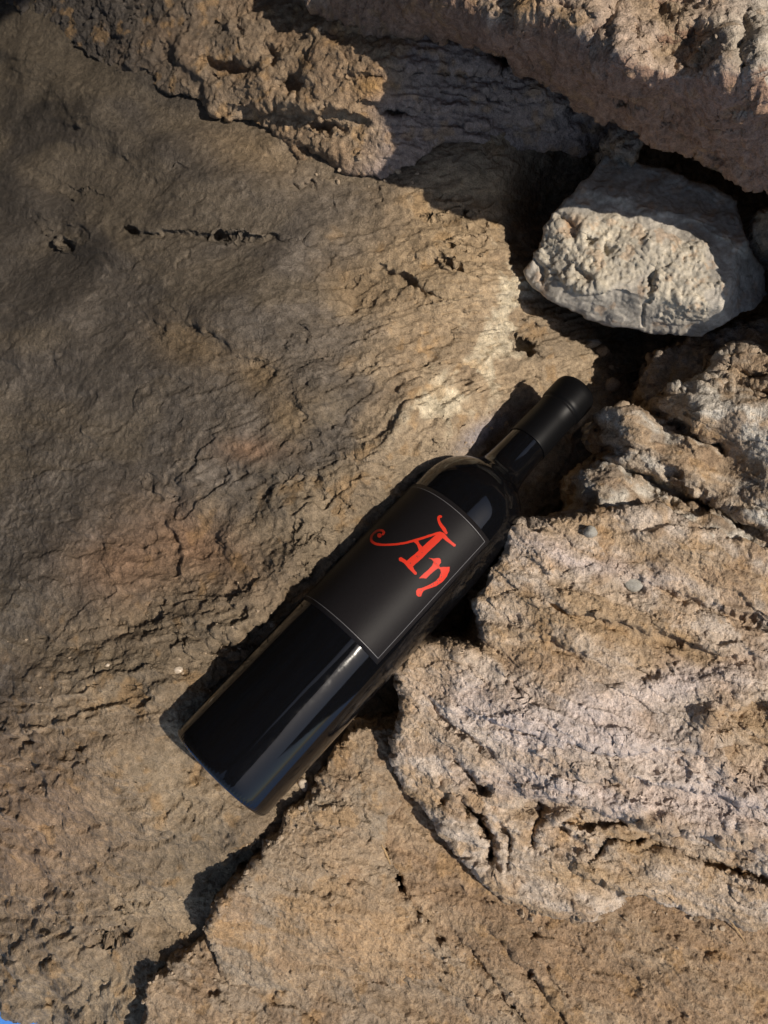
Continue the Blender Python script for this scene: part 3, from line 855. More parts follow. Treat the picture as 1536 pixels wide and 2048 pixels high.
mid_out = [(700, 1462), (676, 1490), (652, 1530), (640, 1570), (612, 1598), (585, 1624), (555, 1655), (528, 1690), (505, 1722), (470, 1760), (440, 1800), (416, 1836), (410, 1872), (420, 1905), (440, 1940), (520, 1972), (600, 1990), (720, 1985), (860, 1990), (1000, 2040),
           (1040, 2044), (960, 1955), (880, 1876), (836, 1826), (800, 1762), (778, 1705), (770, 1640), (840, 1560), (800, 1440)]
rock('centre_slab', [(700, 1470, -40), (650, 1550, -36), (560, 1660, -22), (470, 1770, -10), (415, 1860, -12), (440, 1935, -32), (600, 1985, -40), (760, 1980, -38), (1000, 2035, -28), (760, 1500, -42), (720, 1620, -32), (620, 1760, -16), (700, 1850, -20), (780, 1720, -34), (860, 1880, -30), (830, 1560, -46)],
     [sand_d1(901, 0.95, 2.6, 22.0), sand_d2(921, 1.6)], mid_tint, M_SAND, outline=mid_out,
     feats=[('pit', 738, 1672, 5, 14, 10, -4), ('step', [(620, 1560), (660, 1570), (690, 1600)], -3, 25, 4), ('step', [(760, 1760), (680, 1745), (600, 1760), (540, 1750)], 2.5, 40, 6), ('step', [(600, 1640), (640, 1650), (700, 1640)], -2.5, 30, 4)],
     edge=16, round_mm=6, seed=97, rough=(46, 13, 15, 6), undercut=0.45, step=2.2,
     label='tilted tan slab below the bottle base with a jagged shadowed left edge', cat='rock slab')

main_out = [(1014, 1064), (1000, 1098), (980, 1130), (962, 1165), (952, 1190), (948, 1215), (956, 1240), (962, 1262), (958, 1282), (930, 1286), (885, 1282), (846, 1290), (818, 1306), (800, 1330), (793, 1362), (804, 1392), (806, 1416), (796, 1452), (794, 1480), (786, 1520), (790, 1548), (806, 1572),
            (824, 1596), (846, 1612), (868, 1636), (880, 1664), (898, 1692), (930, 1712), (948, 1736), (966, 1764), (985, 1788), (1010, 1800), (1060, 1818), (1110, 1836), (1180, 1838), (1225, 1818), (1262, 1800), (1320, 1806), (1370, 1824), (1430, 1832), (1480, 1846), (1536, 1856), (1640, 1880), (2300, 1960),
            (2300, 1150), (1536, 1100), (1420, 1060), (1300, 1020), (1200, 1010), (1130, 1030), (1060, 1046), (1030, 1046)]
main_ctrl = [(1020, 1060, -18), (955, 1180, -14), (955, 1270, -16), (830, 1310, -16), (800, 1400, -18), (790, 1520, -22), (850, 1610, -26), (950, 1720, -26), (1000, 1790, -26), (1150, 1830, -20), (1300, 1800, -18), (1536, 1850, -12),
             (1100, 1150, -4), (1300, 1150, -6), (1450, 1200, 0), (1536, 1250, 4), (1100, 1350, 2), (1300, 1400, 6), (1500, 1400, 10), (950, 1400, -4), (950, 1520, -8), (1100, 1540, 4), (1300, 1600, 6), (1500, 1640, 8), (1100, 1625, -14), (1100, 1700, -18), (1300, 1690, -12), (1300, 1730, -10), (1480, 1740, -8), (1500, 1780, -4), (1290, 1625, 2),
             (2200, 1300, 20), (2200, 1900, 0), (900, 1640, -22)]
main_feats = [('step', [(1560, 1322), (1420, 1302), (1300, 1262), (1150, 1218), (1030, 1200)], 3.5, 30, 3), ('step', [(1560, 1462), (1330, 1502), (1200, 1502), (1080, 1470), (960, 1440), (860, 1400)], 4, 32, 3),
              ('step', [(1560, 1610), (1400, 1585), (1250, 1560), (1120, 1555)], 4, 26, 3), ('crack', [(1110, 1640), (1180, 1650), (1260, 1642)], 4, 4), ('step', [(1180, 1700), (1150, 1660), (1100, 1640)], 5, 24, 3), ('crack', [(1000, 1640), (1020, 1690), (1010, 1740)], 5, 5),
              ('crack', [(900, 1505), (925, 1540), (955, 1568), (990, 1590)], 9, 8), ('step', [(1560, 1702), (1400, 1668), (1300, 1648), (1200, 1618), (1130, 1598), (1060, 1584), (1000, 1585)], 9, 40, 4),
              ('crack', [(1072, 1592), (1082, 1640), (1062, 1695)], 7, 9), ('crack', [(1186, 1722), (1204, 1686), (1255, 1680), (1310, 1678)], 4, 5), ('crack', [(930, 1590), (962, 1640), (985, 1695), (982, 1745)], 9, 12),
              ('step', [(1330, 1812), (1260, 1800), (1200, 1765), (1135, 1722)], 7, 30, 4), ('crack', [(1300, 1680), (1400, 1722), (1460, 1735), (1560, 1775)], 6, 6), ('crack', [(880, 1570), (905, 1590)], 6, 5), ('pit', 890, 1600, 12, 9, 0, -7), ('pit', 925, 1590, 10, 14, 0, -7),
              ('crack', [(850, 1380), (870, 1420), (910, 1460), (960, 1490), (1000, 1520)], 5, 4), ('step', [(960, 1320), (930, 1300), (925, 1270)], -6, 25, 4), ('crack', [(920, 1290), (935, 1330), (925, 1350)], 6, 6), ('pit', 1028, 1235, 10, 12, 50, -4),
              ('step', [(1560, 1398), (1500, 1398), (1445, 1425), (1395, 1462)], 7, 40, 4), ('pit', 1500, 1490, 60, 70, 0, -5), ('pit', 1268, 1170, 26, 18, 0, -6),
              ('ridge', [(1040, 1085), (1110, 1110), (1200, 1128), (1310, 1160)], 20, 3), ('ridge', [(1250, 1390), (1340, 1372), (1430, 1362), (1560, 1340)], 22, 4), ('crack', [(1290, 1168), (1350, 1190), (1430, 1225), (1560, 1260)], 7, 4),
              ('pit', 1295, 1345, 16, 10, 20, -5), ('pit', 1340, 1285, 22, 10, 20, -4), ('step', [(1180, 1300), (1100, 1280), (1010, 1265)], 3, 40, 5), ('crack', [(1005, 1350), (1040, 1385), (1060, 1420)], 5, 3), ('bump', 920, 1360, 26, 26, 0, 3)]


def main_tint(P, N, px, py, V0):
    c = sand_tint(1031, TAN * 1.15, PINK * 1.12, BROWN * 1.3, 0.45)(P, N, px, py, V0)
    x, y = warp2(px, py, 60, 25, 1050)
    band = blob(x, y, 1170, 1120, 170, 26, 14) + blob(x, y, 1400, 1355, 190, 40, -12) + blob(x, y, 1000, 1430, 160, 60, 25) + blob(x, y, 1180, 1590, 240, 30, 10) + blob(x, y, 1450, 1590, 130, 60, 10) + blob(x, y, 1230, 1460, 140, 60, 20)
    c = mix(c, np.array([0.60, 0.51, 0.47]) * (1 + 0.15 * fbm(P, 6, 2, 0.6, 1055))[..., None], 0.8 * band)
    oc = blob(x, y, 1490, 1490, 70, 80, 0) + blob(x, y, 1400, 1310, 160, 26, 10) + 0.8 * blob(x, y, 1300, 1680, 190, 26, 14) + 0.8 * blob(x, y, 880, 1330, 70, 60, 0) + 0.7 * blob(x, y, 1120, 1230, 150, 70, 0) + 0.6 * blob(x, y, 1180, 1760, 120, 40, 0)
    return mix(c, np.array([0.38, 0.255, 0.135]), 0.62 * oc)


main_feats = [f if f[0] in ('pit', 'bump') else (f[0], f[1], f[2] * (2.2 if f[0] == 'step' else 1.1), f[3] * (1.9 if f[0] == 'crack' else 1)) + f[4:] for f in main_feats]
rock('layered_boulder', main_ctrl, [sand_d1(1001, 0.9, 5.5, 25.0), sand_d2(1021, 1.3)], main_tint, M_SAND, outline=main_out, feats=main_feats, edge=22, round_mm=9, undercut=0.55, seed=103, rough=(46, 9, 13, 4), step=2.0,
     label='large sunlit tan sandstone boulder with pink layers beside the bottle label', cat='boulder')

# ------------------------------------------------------------------ sea far below, seen past the lower left edge of the rock
m, t, b = new_mat('sea_water')
b.inputs['Base Color'].default_value = (0.06, 0.19, 0.50, 1)
b.inputs['Roughness'].default_value = 0.25
b.inputs['Specular IOR Level'].default_value = 0.4
n = t.nodes.new('ShaderNodeTexNoise')
n.inputs['Scale'].default_value = 0.8
n.inputs['Detail'].default_value = 6
bp = t.nodes.new('ShaderNodeBump')
bp.inputs['Distance'].default_value = 0.15
tc = t.nodes.new('ShaderNodeTexCoord')
t.links.new(tc.outputs['Object'], n.inputs['Vector'])
t.links.new(n.outputs[0], bp.inputs['Height'])
t.links.new(bp.outputs[0], b.inputs['Normal'])
bm = bmesh.new()
bmesh.ops.create_circle(bm, cap_ends=True, segments=96, radius=900)
me = bpy.data.meshes.new('sea')
bm.to_mesh(me)
bm.free()
me.materials.append(m)
sea = bpy.data.objects.new('sea', me)
COL.objects.link(sea)
sea.location = (0, 0, -14)
sea['kind'] = 'structure'

# ------------------------------------------------------------------ the bottle
Bz = np.array(unproj(np.array(447.), np.array(1540.), 18.))
Tz = np.array(unproj(np.array(1120.), np.array(818.), -70.))
AX = (Tz - Bz) / np.linalg.norm(Tz - Bz)
X0 = np.array([0, 0, 1.0]) - AX * AX[2]
X0 /= np.linalg.norm(X0)
Y0 = np.cross(AX, X0)
MB = Matrix(((X0[0], Y0[0], AX[0], Bz[0] * MM), (X0[1], Y0[1], AX[1], Bz[1] * MM), (X0[2], Y0[2], AX[2], Bz[2] * MM), (0, 0, 0, 1)))


def body_r(s):
    return 38.5 + (39.5 - 38.5) * min(max(s / 225.0, 0), 1)


def pix_to_body(px, py):
    """photo pixel -> (angle, height) on the bottle's body"""
    d = np.array([px - 768, -(py - 1024), -F])
    o = np.array([0, 0, D]) - Bz
    d = np.array([d @ X0, d @ Y0, d @ AX])
    o = np.array([o @ X0, o @ Y0, o @ AX])
    s = 150.0
    for _ in range(6):
        r = body_r(s) + 0.3
        a, b_, c = d[0] ** 2 + d[1] ** 2, o[0] * d[0] + o[1] * d[1], o[0] ** 2 + o[1] ** 2 - r * r
        disc = max(b_ * b_ - a * c, 0)
        k = (-b_ - math.sqrt(disc)) / a
        p = o + k * d
        s = p[2]
    return math.atan2(p[1], p[0]), s


def link(name, bm, mat, parent, smooth=True):
    me = bpy.data.meshes.new(name)
    bmesh.ops.recalc_face_normals(bm, faces=bm.faces)
    bm.to_mesh(me)
    bm.free()
    if smooth:
        me.polygons.foreach_set('use_smooth', np.ones(len(me.polygons), bool))
    me.materials.append(mat)
    o = bpy.data.objects.new(name, me)
    COL.objects.link(o)
    o.parent = parent
    return o


def lathe(prof, seg=160, mod=None):
    bm = bmesh.new()
    rings = []
    for i, (r, s) in enumerate(prof):
        if r < 1e-4:
            rings.append([bm.verts.new((0, 0, s * MM))])
            continue
        ring = []
        for k in range(seg):
            a = 2 * math.pi * k / seg
            rr = r + (mod(i, a) if mod else 0)
            ring.append(bm.verts.new((rr * math.cos(a) * MM, rr * math.sin(a) * MM, s * MM)))
        rings.append(ring)
    for A, B_ in zip(rings[:-1], rings[1:]):
        for k in range(seg):
            k2 = (k + 1) % seg
            if len(A) == 1:
                bm.faces.new((A[0], B_[k], B_[k2]))
            elif len(B_) == 1:
                bm.faces.new((A[k], A[k2], B_[0]))
            else:
                bm.faces.new((A[k], A[k2], B_[k2], B_[k]))
    return bm


m_glass, t, b = new_mat('dark_glass')
b.inputs['Base Color'].default_value = (0.0025, 0.0025, 0.003, 1)
b.inputs['Roughness'].default_value = 0.06
b.inputs['IOR'].default_value = 1.5
b.inputs['Specular IOR Level'].default_value = 0.36
n = t.nodes.new('ShaderNodeTexNoise')
n.inputs['Scale'].default_value = 55
n.inputs['Detail'].default_value = 2
tc = t.nodes.new('ShaderNodeTexCoord')
bp = t.nodes.new('ShaderNodeBump')
bp.inputs['Distance'].default_value = 0.0001
bp.inputs['Strength'].default_value = 0.4
t.links.new(tc.outputs['Object'], n.inputs['Vector'])
t.links.new(n.outputs[0], bp.inputs['Height'])
t.links.new(bp.outputs[0], b.inputs['Normal'])
n2 = t.nodes.new('ShaderNodeTexNoise')      # fine dust dulls the gloss in patches
n2.inputs['Scale'].default_value = 130
n2.inputs['Detail'].default_value = 6
n2.inputs['Roughness'].default_value = 0.7
t.links.new(tc.outputs['Object'], n2.inputs['Vector'])
mr = t.nodes.new('ShaderNodeMapRange')
mr.inputs[1].default_value = 0.35
mr.inputs[2].default_value = 0.7
mr.inputs[3].default_value = 0.035
mr.inputs[4].default_value = 0.10
t.links.new(n2.outputs[0], mr.inputs[0])
t.links.new(mr.outputs[0], b.inputs['Roughness'])

m_caps, t, b = new_mat('black_capsule_foil')
b.inputs['Base Color'].default_value = (0.0035, 0.0035, 0.004, 1)
b.inputs['Roughness'].default_value = 0.42
b.inputs['Specular IOR Level'].default_value = 0.12

m_lab, t, b = new_mat('charcoal_label_paper')
b.inputs['Roughness'].default_value = 0.45
b.inputs['Specular IOR Level'].default_value = 0.085
tc = t.nodes.new('ShaderNodeTexCoord')
n = t.nodes.new('ShaderNodeTexNoise')
n.inputs['Scale'].default_value = 1900
n.inputs['Detail'].default_value = 3
t.links.new(tc.outputs['Object'], n.inputs['Vector'])
cr = t.nodes.new('ShaderNodeValToRGB')
cr.color_ramp.elements[0].position = 0.3
cr.color_ramp.elements[0].color = (0.008, 0.0073, 0.008, 1)
cr.color_ramp.elements[1].position = 0.7
cr.color_ramp.elements[1].color = (0.0125, 0.0112, 0.012, 1)
t.links.new(n.outputs[0], cr.inputs[0])
t.links.new(cr.outputs[0], b.inputs['Base Color'])
bp = t.nodes.new('ShaderNodeBump')
bp.inputs['Distance'].default_value = 0.00012
t.links.new(n.outputs[0], bp.inputs['Height'])
t.links.new(bp.outputs[0], b.inputs['Normal'])


def ink(name, c, rough=0.5):
    m, t, b = new_mat(name)
    b.inputs['Base Color'].default_value = (*c, 1)
    b.inputs['Roughness'].default_value = rough
    return m


m_red = ink('red_foil_ink', (0.52, 0.028, 0.012), 0.5)
m_red.node_tree.nodes['Principled BSDF'].inputs['Specular IOR Level'].default_value = 0.16
m_line = ink('pale_grey_ink', (0.12, 0.12, 0.125))
m_speck = ink('black_ink', (0.012, 0.011, 0.012))

bottle = bpy.data.objects.new('wine_bottle', None)
COL.objects.link(bottle)
bottle.matrix_world = RW @ MB
bottle.empty_display_size = 0.05
bottle['label'] = 'black wine bottle with red lettered dark label lying in the rock crevice'
bottle['category'] = 'bottle'

prof = [(0, 6), (16, 5), (28, 0), (32, -2.4), (34.6, -3.2), (36.2, -2.8), (37.4, -1.6), (38.1, 0.2), (38.4, 2.4), (38.5, 7)]
prof += [(body_r(s), s) for s in range(15, 226, 10)]
prof += [(39.5, 230), (39.4, 234), (39.0, 238), (38.3, 242), (37.2, 246), (35.7, 250), (33.8, 253.6), (31.4, 257), (28.4, 260.4), (25.0, 263.4), (22.0, 266), (19.6, 268.8), (17.9, 272), (16.8, 276), (16.2, 281), (15.7, 290), (15.3, 302), (15.0, 312), (14.7, 340)]
NK = 96


def knurl(i, a):
    return 0.35 * max(0, math.cos(a * NK)) if i in (5, 6) else 0


link('glass_body', lathe(prof, 384, knurl), m_glass, bottle)
cp = [(15.75, 303.0), (15.85, 303.05), (15.9, 304), (15.6, 315), (15.35, 328), (15.2, 337.5), (15.5, 338.2), (15.6, 339.2), (15.35, 340.3), (15.35, 341), (16.0, 342), (16.5, 343.2), (16.6, 346), (16.6, 356), (16.4, 359.5), (15.7, 361.8), (14.4, 363.0), (12, 363.4), (0, 363.5)]
link('capsule', lathe(cp, 128), m_caps, bottle)

# label: a sheet of paper wrapped round the body
TH1, S_B = pix_to_body(757, 1333)
TH2, S_T = pix_to_body(978, 1080)
TH_R = 0.5 * (TH1 + TH2)
sgn = 1 if TH_R > 0 else -1
TH_L = TH_R - sgn * math.radians(156)
S0, S1 = S_B, S_T


def wrap(th, s, off):
    r = (body_r(s) + off) * MM
    return (r * math.cos(th), r * math.sin(th), s * MM)


bm = bmesh.new()
na, nb = 72, 24
gi = [[bm.verts.new(wrap(TH_L + (TH_R - TH_L) * i / na, S0 + (S1 - S0) * j / nb, 0.16)) for j in range(nb + 1)] for i in range(na + 1)]
lo = [[bm.verts.new(wrap(TH_L + (TH_R - TH_L) * i / na, S0 + (S1 - S0) * j / nb, 0.02)) for j in range(nb + 1)] for i in range(na + 1)]
for i in range(na):
    for j in range(nb):
        bm.faces.new((gi[i][j], gi[i + 1][j], gi[i + 1][j + 1], gi[i][j + 1]))
for i in range(na):
    bm.faces.new((gi[i][0], gi[i + 1][0], lo[i + 1][0], lo[i][0]))
    bm.faces.new((gi[i][nb], gi[i + 1][nb], lo[i + 1][nb], lo[i][nb]))
for j in range(nb):
    bm.faces.new((gi[na][j], gi[na][j + 1], lo[na][j + 1], lo[na][j]))
    bm.faces.new((gi[0][j], gi[0][j + 1], lo[0][j + 1], lo[0][j]))
label = link('label', bm, m_lab, bottle)
bm_r = 38.7


def polys_on_label(name, polys, mat, off, cuts=3, parent=None, jit=0.0):
    """flat outlines in photo pixels, laid on the paper"""
    bm = bmesh.new()
    for poly, conv in polys:
        pts = []
        if conv:
            n_ = len(poly)
            dense = []
            for i in range(n_):
                a, c = np.array(poly[i], float), np.array(poly[(i + 1) % n_], float)
                k = max(1, int(np.linalg.norm(c - a) / 2.2))
                for q in range(k):
                    dense.append(a + (c - a) * q / k)
            dense = [p + np.array([random.uniform(-jit, jit), random.uniform(-jit, jit)]) for p in dense]
            pts = [pix_to_body(*p) for p in dense]
        else:
            pts = poly
        pts = [(th * bm_r, s) for th, s in pts]
        tri = tessellate_polygon([[Vector((p[0], p[1], 0)) for p in pts]])
        vs_ = [bm.verts.new((p[0], p[1], 0)) for p in pts]
        for tr in tri:
            try:
                bm.faces.new([vs_[k] for k in tr])
            except ValueError:
                pass
    for _ in range(cuts):
        long_e = [e for e in bm.edges if (e.verts[0].co - e.verts[1].co).length > 2.2]
        if long_e:
            bmesh.ops.subdivide_edges(bm, edges=long_e, cuts=1)
            bmesh.ops.triangulate(bm, faces=[f for f in bm.faces if len(f.verts) > 3])
    for v in bm.verts:
        v.co = wrap(v.co.x / bm_r, v.co.y, off)
    ref = bm.faces
    o = link(name, bm, mat, parent)
    return o


def stroke(pts, ws):
    """closed outline of a pen stroke of changing width, photo pixels (smoothed)"""
    P = [np.array(p, float) for p in pts]
    n_ = len(P)
    out, wd = [], []
    for i in range(n_ - 1):
        p0, p1, p2, p3 = P[max(i - 1, 0)], P[i], P[i + 1], P[min(i + 2, n_ - 1)]
        for k in range(6):
            t_ = k / 6
            out.append(0.5 * ((2 * p1) + (p2 - p0) * t_ + (2 * p0 - 5 * p1 + 4 * p2 - p3) * t_ ** 2 + (3 * p1 - p0 - 3 * p2 + p3) * t_ ** 3))
            wd.append(ws[i] + (ws[i + 1] - ws[i]) * t_)
    out.append(P[-1])
    wd.append(ws[-1])
    A, B_ = [], []
    for i in range(len(out)):
        d = out[min(i + 1, len(out) - 1)] - out[max(i - 1, 0)]
        d = d / (np.linalg.norm(d) + 1e-9)
        nn = np.array([-d[1], d[0]])
        A.append(out[i] + nn * wd[i])
        B_.append(out[i] - nn * wd[i])
    e = (out[-1] - out[-2])
    e = e / np.linalg.norm(e) * wd[-1] * 0.7
    s_ = (out[0] - out[1])
    s_ = s_ / np.linalg.norm(s_) * wd[0] * 0.7
    return A + [out[-1] + e] + B_[::-1] + [out[0] + s_]


def cz(pts):     # coordinates read off the enlarged label -> photo pixels
    return [(680 + p[0] / 4.2667, 960 + p[1] / 4.2667) for p in pts]


def st(pts, ws):
    return stroke(cz(pts), [x / 4.2667 for x in ws])


def disc(p, r):
    c = cz([p])[0]
    r /= 4.2667
    return [(c[0] + r * math.cos(a * math.pi / 8), c[1] + r * math.sin(a * math.pi / 8)) for a in range(16)]


strokes_a = [
    st([(362, 466), (374, 446), (352, 428), (318, 432), (282, 458), (265, 492), (272, 522), (310, 545), (380, 552), (470, 548), (560, 535), (640, 514), (720, 490), (800, 464), (852, 452)], [9, 11, 10, 9, 9, 10, 11, 11, 9, 9, 9, 11, 10, 10, 13]),
    disc((336, 472), 19),
    st([(872, 462), (820, 508), (750, 572), (680, 640), (620, 692), (588, 722)], [24, 32, 32, 34, 35, 34]),
    st([(645, 515), (668, 548), (692, 588)], [20, 12, 22]),
    st([(512, 672), (556, 698), (598, 738), (622, 772), (648, 800)], [17, 15, 22, 14, 12]),
    st([(846, 456), (880, 472), (912, 505), (945, 532), (980, 560)], [18, 20, 15, 12, 12]),
    st([(866, 312), (846, 314), (842, 340), (858, 378), (888, 420), (910, 456)], [10, 12, 11, 13, 16, 10]),
]
strokes_n = [
    cz([(752, 664), (800, 671), (830, 665), (852, 668), (862, 682), (862, 705), (846, 728), (852, 744), (815, 768), (775, 802), (737, 841), (712, 838), (674, 838), (706, 806), (760, 760), (790, 725), (799, 698), (785, 678)]),
    cz([(812, 738), (850, 744), (890, 742), (938, 742), (934, 776), (910, 828), (872, 872), (820, 906), (762, 926), (715, 944), (702, 965), (692, 994), (670, 996), (652, 981), (650, 946), (664, 926), (700, 921), (758, 897), (818, 862), (848, 828), (862, 790), (858, 764), (836, 752)]),
]
for k, s_ in enumerate(strokes_a):
    pass
la = polys_on_label('letter', [(s_, True) for s_ in strokes_a[:1]], m_red, 0.20, 3, label, 0.22)
for k, s_ in enumerate(strokes_a[1:]):
    # every stroke of the A lies in the same ink layer: joined into the one letter, each a hair higher
    q = polys_on_label('stroke', [(s_, True)], m_red, 0.203 + 0.003 * k, 3, label, 0.22)
    bmj = bmesh.new()
    bmj.from_mesh(la.data)
    bmj.from_mesh(q.data)
    bmj.to_mesh(la.data)
    bmj.free()
    bpy.data.objects.remove(q)
la.data.polygons.foreach_set('use_smooth', np.ones(len(la.data.polygons), bool))
ln = polys_on_label('letter', [(strokes_n[0], True)], m_red, 0.20, 3, label, 0.22)
q = polys_on_label('stroke', [(strokes_n[1], True)], m_red, 0.203, 3, label, 0.22)
bmj = bmesh.new()
bmj.from_mesh(ln.data)
bmj.from_mesh(q.data)
bmj.to_mesh(ln.data)
bmj.free()
bpy.data.objects.remove(q)
la['label'] = 'red capital A with a curled left stroke and a slanting accent'
ln['label'] = 'red lower case n with a long hooked tail'
dots = [(865, 803), (866, 827), (853, 858), (829, 858), (831, 880), (797, 888), (781, 902), (695, 944), (680, 980), (823, 712), (657, 650), (674, 653), (663, 663), (700, 620), (601, 710)]
polys_on_label('ink_specks', [(disc(p, random.uniform(3.0, 5.5)), True) for p in dots], m_speck, 0.232, 0, label)

# thin border line printed just inside the label's edge
INS = 3.1
dth = INS / 38.7 * sgn
lw = 0.16
qs = []
for (a0, a1, s0, s1) in ((TH_L + dth, TH_R - dth, S0 + INS, S0 + INS), (TH_L + dth, TH_R - dth, S1 - INS, S1 - INS), (TH_R - dth, TH_R - dth, S0 + INS, S1 - INS), (TH_L + dth, TH_L + dth, S0 + INS, S1 - INS)):
    k = 40
    for i in range(k):
        u0, u1 = i / k, (i + 1) / k
        if s0 == s1:
            qs.append(([(a0 + (a1 - a0) * u0, s0 - lw), (a0 + (a1 - a0) * u1, s0 - lw), (a0 + (a1 - a0) * u1, s0 + lw), (a0 + (a1 - a0) * u0, s0 + lw)], False))
        else:
            da = lw / 38.7
            qs.append(([(a0 - da, s0 + (s1 - s0) * u0), (a0 + da, s0 + (s1 - s0) * u0), (a0 + da, s0 + (s1 - s0) * u1), (a0 - da, s0 + (s1 - s0) * u1)], False))
polys_on_label('border_line', qs, m_line, 0.195, 0, label)


# ------------------------------------------------------------------ pebbles, straw, grit
def surf_at(names, px, py):
    """highest rock point under a photo pixel"""
    best = None
    for nm in names:
        for V, N, gx, gy, keep in SURF.get(nm, []):
            ax, ay = gx[0], gy[:, 0]
            if not (ax[0] < px < ax[-1] and ay[0] < py < ay[-1]):
                continue
            i, j = int(np.searchsorted(ay, py)), int(np.searchsorted(ax, px))
            if keep is not None and not keep[i, j]:
                continue
            p = V[i, j]
            if best is None or p[2] > best[0][2]:
                best = (p, N[i, j])
    return best


def pebble_bm(r, seed, sub=3, amp=0.25):
    bm = bmesh.new()
    bmesh.ops.create_icosphere(bm, subdivisions=sub, radius=1)
    co = np.array([v.co[:] for v in bm.verts])
    d = 1 + amp * fbm(co, 1.1, 3, 0.5, seed)
    for v, k in zip(bm.verts, d):
        v.co = Vector((v.co.x * r[0], v.co.y * r[1], v.co.z * r[2])) * float(k) * MM
    return bm


def simple_rock_mat(name, c, grain=900):
    m, t, b = new_mat(name)
    tc = t.nodes.new('ShaderNodeTexCoord')
    n = t.nodes.new('ShaderNodeTexNoise')
    n.inputs['Scale'].default_value = grain
    n.inputs['Detail'].default_value = 5
    cr = t.nodes.new('ShaderNodeValToRGB')
    cr.color_ramp.elements[0].position = 0.3
    cr.color_ramp.elements[0].color = (*[x * 0.7 for x in c], 1)
    cr.color_ramp.elements[1].position = 0.7
    cr.color_ramp.elements[1].color = (*[min(x * 1.2, 0.8) for x in c], 1)
    bp = t.nodes.new('ShaderNodeBump')
    bp.inputs['Distance'].default_value = 0.0004
    t.links.new(tc.outputs['Object'], n.inputs['Vector'])
    t.links.new(n.outputs[0], cr.inputs[0])
    t.links.new(cr.outputs[0], b.inputs['Base Color'])
    t.links.new(n.outputs[0], bp.inputs['Height'])
    t.links.new(bp.outputs[0], b.inputs['Normal'])
    b.inputs['Roughness'].default_value = 0.85
    return m


ALL = list(SURF)
m_gp = simple_rock_mat('grey_pebble', (0.30, 0.285, 0.25))
m_tp = simple_rock_mat('tan_pebble', (0.34, 0.26, 0.18))
m_qp = simple_rock_mat('quartz_pebble', (0.50, 0.42, 0.33), 500)
m_qp.node_tree.nodes['Principled BSDF'].inputs['Roughness'].default_value = 0.25
m_straw = simple_rock_mat('dry_straw', (0.36, 0.24, 0.12))


def pebble(px, py, r, mat, label, seed, sink=0.25, rz=0.0, names=ALL):
    p, n = surf_at(names, px, py)
    bm = pebble_bm(r, seed)
    me = bpy.data.meshes.new('pebble')
    bm.to_mesh(me)
    bm.free()
    me.polygons.foreach_set('use_smooth', np.ones(len(me.polygons), bool))
    me.materials.append(mat)
    o = bpy.data.objects.new('pebble', me)
    COL.objects.link(o)
    q = p + np.array([0, 0, 1]) * r[2] * (0.6 - sink)
    o.matrix_world = RW @ Matrix.Translation(Vector(q) * MM) @ Matrix.Rotation(rz, 4, 'Z')
    o['label'] = label
    o['category'] = 'pebble'
    return o


pebble(1266, 1169, (6.6, 4.8, 3.6), m_gp, 'oval grey pebble set into the sunlit boulder', 3, 0.3, -0.15, ['layered_boulder'])
pebble(1178, 1062, (4.6, 4.0, 4.0), m_gp, 'grey lump in the notch between the two right-hand boulders', 5, 0.2)
pebble(609, 1570, (3.6, 4.6, 3.0), m_qp, 'small glassy pebble against the lower right side of the bottle', 8, 0.1, 0.3)
pebble(1204, 700, (7.0, 5.6, 5.5), m_tp, 'small pale pebble lit in the cavity below the pale stone', 11, 0.1, 0.2)
pebble(1182, 684, (7.5, 4.0, 4.0), m_gp, 'shaded flat pebble behind the lit one under the pale stone', 14, 0.2, 0.1)
pebble(1222, 772, (7.5, 6.0, 6.0), m_tp, 'brown pebble in shadow right of the capsule top', 17, 0.1, 0.5)
pebble(1240, 812, (6.0, 5.0, 5.0), m_tp, 'brown pebble in shadow between the capsule and lobed rock', 19, 0.1, 0.9)
pebble(1131, 992, (3.0, 4.4, 3.6), m_tp, 'tiny upright tan pebble right of the bottle neck in shadow', 23, 0.0, 0.1)
pebble(215 + 0, 1330, (1.6, 1.3, 1.2), m_qp, 'tiny pale pebble on the brown rock left of the bottle base', 29, 0.1)
pebble(358, 1340, (3.4, 2.4, 2.2), m_qp, 'little pale chip in the shadowed nook beside the bottle', 31, 0.1, 0.3)


def straw(name, a, b_, c, rad, label):
    p = []
    for q in (a, b_, c):
        s_, n_ = surf_at(ALL, *q)
        p.append(s_ + np.array([0, 0, rad * 1.5]))
    bm = bmesh.new()
    rings = []
    K = 10
    for i in range(K + 1):
        t_ = i / K
        c0 = (1 - t_) ** 2 * p[0] + 2 * t_ * (1 - t_) * p[1] + t_ * t_ * p[2]
        d = p[2] - p[0]
        d = d / np.linalg.norm(d)
        u = np.cross(d, [0, 0, 1])
        u /= np.linalg.norm(u)
        v = np.cross(d, u)
        r = rad * (0.35 + 0.65 * math.sin(math.pi * min(max(t_, 0.06), 0.94)))
        rings.append([bm.verts.new(tuple((c0 + r * (math.cos(k * math.pi / 3) * u + 0.5 * math.sin(k * math.pi / 3) * v)) * MM)) for k in range(6)])
    for A, B_ in zip(rings[:-1], rings[1:]):
        for k in range(6):
            bm.faces.new((A[k], A[(k + 1) % 6], B_[(k + 1) % 6], B_[k]))
    bm.faces.new(rings[0])
    bm.faces.new(rings[-1][::-1])
    o = link(name, bm, m_straw, None)
    o.matrix_world = RW
    o['label'] = label
    o['category'] = 'straw'


straw('grass_straw', (763, 1688), (775, 1702), (787, 1726), 0.9, 'short dry grass blade lying on the slab under the bottle')
straw('grass_straw', (1456, 1832), (1470, 1852), (1489, 1884), 0.5, 'thin dry stalk on the sandy slab at lower right')

